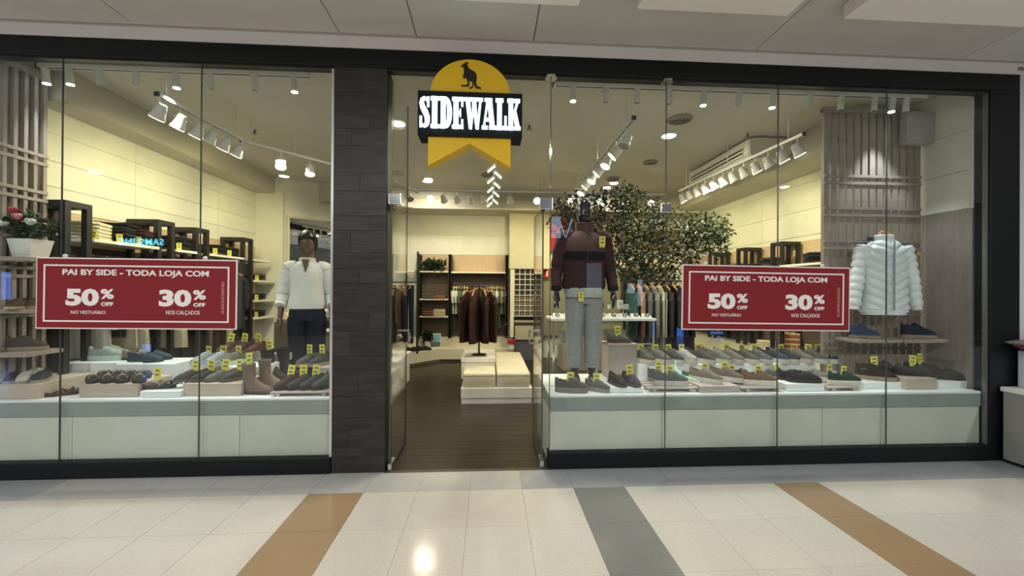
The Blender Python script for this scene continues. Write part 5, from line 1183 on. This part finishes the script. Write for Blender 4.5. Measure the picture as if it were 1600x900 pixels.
# ================================================================== mannequins
def mannequin(label, base, rz, skin, H=1.78, female=False):
    t = thing('mannequin', label, 'mannequin', base, rz)
    k = H/1.80; mb = MB()
    sw_ = (.165 if female else .19)
    mb.ell([(0, 0, z, a, b) for z, a, b in ((.86, .155, .10), (.95, .165, .105), (1.08, .13, .09), (1.22, .145, .10), (1.34, .16, .105), (1.42, .15, .09), (1.46, .10, .07), (1.50, .062, .058), (1.58, .055, .055))], 24, .95)
    # head with face
    mb.ell([(0, -.005, 1.555, .045, .055), (0, -.012, 1.585, .058, .078), (0, -.010, 1.62, .068, .090), (0, -.002, 1.67, .075, .097), (0, .004, 1.72, .078, .100), (0, .008, 1.765, .066, .085), (0, .008, 1.79, .040, .052), (0, .008, 1.80, .012, .016)], 24)
    mb.loft([[(-.008, -.092, 1.70), (.008, -.092, 1.70), (.006, -.08, 1.71), (-.006, -.08, 1.71)], [(-.015, -.10, 1.655), (.015, -.10, 1.655), (.014, -.07, 1.655), (-.014, -.07, 1.655)]])
    mb.ball((0, -.112, 1.66), .012, 8); mb.ball((0, -.092, 1.625), .019, 8, (1, .5, .35)); mb.ball((0, -.085, 1.59), .022, 8)
    for s_ in (-1, 1):
        mb.ball((s_*.077, .012, 1.685), .022, 8, (.35, .7, 1.1)); mb.ball((s_*.03, -.086, 1.695), .016, 8, (1, .5, .6))
        el = Vector((s_*(sw_+.065), .02, 1.13)); wr_ = Vector((s_*(sw_+.085), -.05, .89))
        mb.tube([(s_*.10, 0, 1.42), (s_*sw_, 0, 1.41), (s_*(sw_+.03), .01, 1.30), el, (s_*(sw_+.08), -.01, 1.03), wr_], [.055, .055, .047, .038, .036, .025], 12)
        # hand: palm and five fingers, slightly curled
        mb.tube([wr_, wr_+Vector((s_*.002, -.012, -.045)), wr_+Vector((s_*.002, -.02, -.085))], [.024, .032, .030], 10, flat=.6)
        for j, (fo, fl_) in enumerate(((-.026, .075), (-.009, .085), (.009, .080), (.025, .062))):
            p0 = wr_+Vector((0, -.02+fo, -.08)); mb.tube([p0, p0+Vector((-s_*.003, -.004, -fl_*.5)), p0+Vector((-s_*.014, -.006, -fl_*.98))], [.010, .009, .0075], 7)
        p0 = wr_+Vector((-s_*.004, -.035, -.03)); mb.tube([p0, p0+Vector((-s_*.012, -.028, -.030)), p0+Vector((-s_*.016, -.036, -.062))], [.012, .011, .009], 7)
        mb.tube([(s_*.085, 0, .92), (s_*.092, -.005, .72), (s_*.088, 0, .50), (s_*.086, .012, .32), (s_*.085, .01, .08)], [.090, .080, .056, .054, .036], 14)
        mb.tube([(s_*.085, .03, .045), (s_*.09, -.05, .045), (s_*.095, -.13, .03), (s_*.096, -.17, .026)], [.038, .040, .036, .02], 10, flat=.8)
    o = build('body', mb, skin, t, True); o.scale = (k, k, k)
    rm = o.modifiers.new('remesh', 'REMESH'); rm.mode = 'VOXEL'; rm.voxel_size = .0065; rm.use_smooth_shade = True
    sm = o.modifiers.new('smooth', 'SMOOTH'); sm.factor = .5; sm.iterations = 3
    return t, k
def sleeve(t, k, s_, sw_, m_, r0=.072, r1=.050, z1=.92):
    pts = [(s_*.11, 0, 1.43), (s_*(sw_+.005), 0, 1.42), (s_*(sw_+.035), .01, 1.30), (s_*(sw_+.068), .02, 1.13), (s_*(sw_+.082), -.01, 1.03), (s_*(sw_+.087), -.045, z1)]
    rs = [r0*.9, r0, r0*1.02, (r0+r1)/2*1.06, r1*1.08, r1]
    P2, R2 = [], []
    for i in range(len(pts)-1):
        for j in range(6):
            f = j/6; P2.append(tuple(a+(b-a)*f for a, b in zip(pts[i], pts[i+1]))); R2.append((rs[i]+(rs[i+1]-rs[i])*f)*(1+.035*math.sin(len(P2)*1.9)))
    P2.append(pts[-1]); R2.append(rs[-1])
    o = build('sleeve', MB().tube(P2, R2, 18), m_, t, True); o.scale = (k, k, k); return o
# man
mt, k = mannequin('black glossy headed mannequin in dark brown jacket and grey jeans in the right window', (at(912, 590, .40).x, .42, CT+.004), 0.0, SKINB, 1.755)
JB = cloth('jacket_plum', (.050, .022, .024)); JY = cloth('jacket_upper_wash', (.105, .055, .050)); JK = cloth('jacket_band', (.012, .008, .010))  # paler upper jacket over darker lower colours paints a window-reflection boundary
def SC_(o): o.scale = (k, k, k); return o
SC_(build('jacket_upper_wash', MB().ell([(0, 0, 1.275, .215, .135), (0, 0, 1.33, .218, .138), (0, 0, 1.40, .205, .125), (0, 0, 1.445, .16, .10), (0, 0, 1.475, .10, .085)], 40, .9, .02, 1), JY, mt, True))
SC_(build('collar', MB().ell([(0, 0, 1.455, .095, .085), (0, -.005, 1.50, .088, .085), (0, -.008, 1.555, .092, .09), (0, -.008, 1.56, .080, .078), (0, 0, 1.51, .07, .07)], 30, 1, .03, 2), JY, mt, True))
SC_(build('jacket_band', MB().ell([(0, 0, 1.19, .205, .135), (0, 0, 1.24, .212, .137), (0, 0, 1.276, .2155, .1355)], 40, .9, .02, 1), JK, mt, True))
SC_(build('jacket_lower', MB().ell([(0, 0, .92, .205, .140), (0, 0, .96, .215, .148), (0, 0, 1.05, .205, .140), (0, 0, 1.12, .20, .135), (0, 0, 1.191, .204, .134)], 40, .9, .04, 3), JB, mt, True))
SC_(build('zipper', MB().tube([(0, -.145, .94), (0, -.139, 1.1), (0, -.139, 1.28), (0, -.127, 1.40), (0, -.10, 1.47), (0, -.096, 1.54)], .004, 6), BLACK, mt))
for s_ in (-1, 1):
    sleeve(mt, k, s_, .19, JB, .074, .05, .93)
    SC_(build('cuff', MB().tube([(s_*.277, -.043, .945), (s_*.278, -.048, .905)], .052, 16), JK, mt, True))
    SC_(build('pocket', MB().tube([(s_*.10, -.147, 1.08), (s_*.15, -.140, .99)], .006, 6), BLACK, mt, True))
JE = cloth('jeans_grey', (.30, .31, .32))
SC_(build('jeans', MB().ell([(0, 0, .78, .175, .12), (0, 0, .86, .178, .122), (0, 0, .95, .165, .112)], 30, .9, .02), JE, mt, True))
for s_ in (-1, 1):
    SC_(build('jeans_leg', MB().ell([(s_*.085, .015, .16, .066, .072), (s_*.086, .015, .20, .070, .076), (s_*.088, .012, .34, .076, .080), (s_*.088, .005, .52, .082, .084), (s_*.090, 0, .70, .098, .100), (s_*.085, 0, .82, .104, .115)], 26, .9, .05, s_+2), JE, mt, True))
price_tag(mt, (.135, -.145, 1.30), (0.05, 0, .1), .95)
shoe('sneaker', (.05, .045, .042), (at(905, 600, .34).x-.04, .36, CT), D-.15, 'dark trainer worn by the black headed mannequin, window side foot', sole=(.15, .14, .13), s=1.02)
# price tag on jeans and a shirt hem
SC_(build('shirt_hem', MB().ell([(0, -.01, .84, .19, .135), (0, -.01, .90, .192, .138), (0, -.01, .93, .19, .135)], 30, .9, .03), cloth('hem_striped', (.42, .47, .44)), mt, True))
price_tag(mt, (-.06, -.148, .80), (0.05, 0, 0), .8)
# woman
wt, k = mannequin('brown mannequin with black bob and white shirt standing before the mirror', (at(480, 500, 1.15).x, 1.15, .305), .25, SKINT, 1.80, True)
tag(build('floor_plinth', MB().rbox((wt.location.x-.3, .90, 0), (wt.location.x+.3, 1.45, .30), .006), PW), 'white floor plinth under the white shirt mannequin', 'plinth')
WS = cloth('shirt_white', (.66, .65, .60), .06); TB = cloth('trouser_navy', (.016, .020, .032))
SC_(build('hair', MB().ell([(0, .045, 1.60, .080, .065), (0, .035, 1.66, .098, .085), (0, .018, 1.715, .102, .104), (0, .0, 1.75, .098, .118), (0, .0, 1.79, .080, .095), (0, .004, 1.825, .045, .05)], 26, 1), M('hair_black', (.010, .009, .010), .35), wt, True))
SC_(build('shirt', MB().ell([(0, 0, .97, .185, .125), (0, 0, 1.02, .190, .130), (0, 0, 1.12, .170, .118), (0, 0, 1.25, .172, .122), (0, 0, 1.36, .185, .122), (0, 0, 1.43, .178, .105), (0, 0, 1.465, .12, .085), (0, 0, 1.485, .085, .075)], 36, .9, .05, 1), WS, wt, True))
SC_(build('collar', MB().ell([(0, -.005, 1.455, .085, .075), (0, -.01, 1.52, .082, .075), (0, -.01, 1.525, .070, .062)], 24, 1), WS, wt, True))
SC_(build('neck_opening', MB().prism([(-.035, 1.50), (.035, 1.50), (0, 1.36)], -.128, -.10), SKINT, wt))
for s_ in (-1, 1):
    sleeve(wt, k, s_, .168, WS, .072, .054, 1.0)
    SC_(build('trouser_leg', MB().ell([(s_*.085, .01, .06, .085, .09), (s_*.086, .01, .2, .085, .09), (s_*.088, .005, .50, .092, .095), (s_*.088, 0, .75, .105, .108), (s_*.083, 0, .88, .11, .118)], 26, .9, .05, s_), TB, wt, True))
SC_(build('trouser_waist', MB().ell([(0, 0, .84, .180, .125), (0, 0, .92, .182, .125), (0, 0, 1.00, .160, .11)], 30, .9, .02), TB, wt, True))
# low table beside woman with beige cloth, brown stand
tb_ = thing('console_table', 'white console with small wares behind the white shirt mannequin', 'table', (0, 0, 0))
a_ = at(482, 486, 1.9); b_ = at(530, 486, 1.9)
build('top', MB().rbox((a_.x, 1.75, a_.z-.02), (b_.x+.1, 2.15, a_.z+.01), .003), WHITE, tb_)
for x in (a_.x+.03, b_.x+.06): build('leg', MB().box((x, 1.8, 0), (x+.025, 1.83, a_.z-.02)), CHROME, tb_); build('leg', MB().box((x, 2.08, 0), (x+.025, 2.11, a_.z-.02)), CHROME, tb_)
for i in range(4):
    t = thing('accessory_stand', 'small dark accessory stand on the white console, %s from the mirror' % NTH[i], 'stand', (a_.x+.06+.075*i, 1.82, a_.z+.011), 0, 'stands on the white console')
    build('foot', MB().cyl((0, 0), .022, 0, .008, 12), BLACK, t); build('stem', MB().cyl((0, 0), .004, .008, .06+.02*(i % 2), 6), CHROME, t); build('cushion', MB().ball((0, 0, .075+.02*(i % 2)), .02, 8), BLACK if i % 2 else WHITE, t, True)
cl_ = thing('garment_stand', 'brown wooden stand with a crumpled beige cloth beside the mirror', 'stand')
a_, b_ = at(428, 503, 1.7), at(452, 503, 1.7)
build('body', MB().rbox((a_.x, 1.7, 0), (b_.x, 1.95, a_.z), .006), M('stand_brown', (.16, .12, .075), .6, noise=.2), cl_)
mb = MB().ell([(0, 0, 0, .13, .10), (.01, 0, .03, .14, .11), (.03, 0, .06, .10, .09), (.0, 0, .085, .12, .07), (-.02, 0, .11, .07, .05)], 24, .9, .18, 3)
tag(build('crumpled_cloth', mb, cloth('cloth_beige', (.50, .43, .28)), None, True, ((a_.x+b_.x)/2+.03, 1.82, a_.z+.001)), 'crumpled beige cloth on the brown wooden stand', 'cloth')
# ================================================================== right edge cabinet of the neighbour
kb = thing('display_cabinet', 'grey low cabinet with white top at the right edge of the shop front', 'cabinet')
build('body', MB().rbox((4.53, -1.2, 0.03), (5.3, -0.06, 0.625), .004), M('cabinet_grey', (.27, .275, .26), .5, noise=.1, nscale=4), kb)
build('foot', MB().box((4.55, -1.18, 0), (5.28, -0.07, .03)), BLACK, kb)
build('top', MB().rbox((4.52, -1.22, .625), (5.32, -0.045, .665), .006), WHITE, kb)
ks = thing('pedestal', 'bluish white pedestal on the grey cabinet at the right edge', 'pedestal'); build('column', MB().rbox((4.67, -.30, .666), (5.05, -.06, .985), .004), M('pedestal_blue', (.6, .66, .78), .4), ks); build('cap', MB().rbox((4.66, -.31, .985), (5.06, -.055, .995), .003), BLACK, ks)
kt = thing('draped_tray', 'dark red and grey curved tray resting on the pedestal', 'tray', (4.72, -.17, .996))
build('lower_dish', MB().ell([(0, 0, 0, .06, .05), (0, 0, .02, .17, .09), (0, 0, .05, .22, .105), (0, 0, .055, .20, .09)], 26), M('dish_red', (.20, .035, .04), .5), kt, True)
build('upper_cover', MB().ell([(-.02, 0, .056, .225, .108), (-.05, 0, .072, .235, .108), (-.04, 0, .085, .17, .09), (0, 0, .095, .05, .04)], 26), M('cover_grey', (.20, .19, .18), .5), kt, True)
# ================================================================== shop across the corridor (it shows as reflections)
RX = Matrix.Rotation(PI, 4, 'Z')
for sx_, nm_ in ((-1, 'wall_corridor_left'), (1, 'wall_corridor_right')): struct(nm_, MB().box((sx_*18, -9.5, 0), (sx_*18.2, 0, 7.5)), M('corridor_side', (.16, .16, .16), .7))  # unseen end walls, added to keep open-side world light out of reflections
ob = struct('wall_opposite', MB().box((-18, -9.7, 0), (18, -9.5, 7.5)), M('opposite_dark', (.045, .045, .05), .6))
GLOWB = M('sign_cyan', (.10, .75, 1.0), emit=14); SCRB = M('screen_blue', (.10, .28, 1.0), emit=5); SCRW = M('screen_white', (.55, .75, 1.0), emit=3); GREEN = M('neon_green', (.02, .9, .42), emit=9)
def mirror_pt(px, py, dist): v = at(px, py, dist); return Vector((v.x, -dist, v.z))
q = mirror_pt(220, 377.5, 9.3)
es = thing('lit_sign', 'glowing cyan letters on the shop across the corridor, seen reflected', 'sign', (q.x, -9.3, q.z), PI)
build('backing', MB().box((-.75, .02, -.16), (.75, .06, .24)), BLACK, es)
text('SAMSUNG', .27, (0, 0, -.10), GLOWB, es, bold=.004, ext=.01, spacing=1.12)
def screen(px0, py0, px1, py1, lab, m_, dist=9.3):
    a_, b_ = mirror_pt(px0, py0, dist), mirror_pt(px1, py1, dist)
    t = thing('lit_screen', lab, 'screen'); build('panel', MB().box((a_.x, -dist-.03, b_.z), (b_.x, -dist, a_.z)), m_, t); build('bezel', MB().box((a_.x-.03, -dist-.06, b_.z-.03), (b_.x+.03, -dist-.03, a_.z+.03)), BLACK, t)
screen(2, 425, 15, 468, 'large blue screen across the corridor reflected at the window edge', SCRB)
screen(981, 443, 991, 458, 'pale oval-like screen across the corridor reflected near the glass table', SCRW)
screen(997, 437, 1004, 478, 'tall pale blue screen across the corridor reflected near the rack', SCRW)
screen(862, 338, 876, 372, 'pale blue screen across the corridor reflected at the pegboard', SCRW)
screen(1058, 512, 1068, 540, 'small blue screen across the corridor reflected by the sale sign', SCRB)
screen(1110, 518, 1130, 522, 'thin blue light bar across the corridor reflected under the sale sign', SCRB)
screen(222, 538, 234, 548, 'small blue display nearer in the corridor reflected under the left sign', SCRB, 5.0)
screen(917, 411, 940, 457, 'dim greyish screen across the corridor reflected on the mannequin', M('screen_dim', (.35, .40, .55), emit=1.2))
def vneon():
    a_, b_, c_ = (mirror_pt(x, y_, 9.2) for x, y_ in ((873, 342), (884, 372), (894, 342)))
    t = thing('neon_mark', 'pale blue V shaped neon across the corridor reflected at the mannequin', 'neon'); build('tube', MB().tube([a_, b_, c_], .035, 8), SCRW, t, True)
vneon()
# green light stand at the side of the viewer
gs_ = thing('neon_stand', 'low stand with bent green light tubes near the corridor middle, seen reflected', 'light')
pts = [mirror_pt(x, y_, 2.5) for x, y_ in ((1055, 564), (1057, 577), (1068, 586), (1096, 598))]
pts = [Vector((p_.x, -2.5-.02*k_, max(.06, p_.z))) for k_, p_ in enumerate(pts)]
build('tube', MB().tube(pts, .012, 6), GREEN, gs_, True)
for p_ in (pts[0], pts[-1]): build('leg', MB().cyl((p_.x, p_.y-.03), .015, 0, p_.z, 8), BLACK, gs_)
for i, (x0_, x1_, y_) in enumerate(((1345, 1384, 576.5), (1302, 1345, 596))):
    a_, b_ = mirror_pt(x0_, y_, 2.4), mirror_pt(x1_, y_, 2.4)
    t = thing('light_bar', 'green horizontal light bar reflected over the %s' % ('brown boots' if i == 0 else 'dark green sneaker'), 'light'); build('tube', MB().tube([a_, b_], .008, 6), M('neon_dim', (.02, .8, .35), emit=3), t, True)
    for p_ in (a_, b_): build('leg', MB().cyl((p_.x, p_.y-.02), .008, 0, p_.z, 6), BLACK, t)
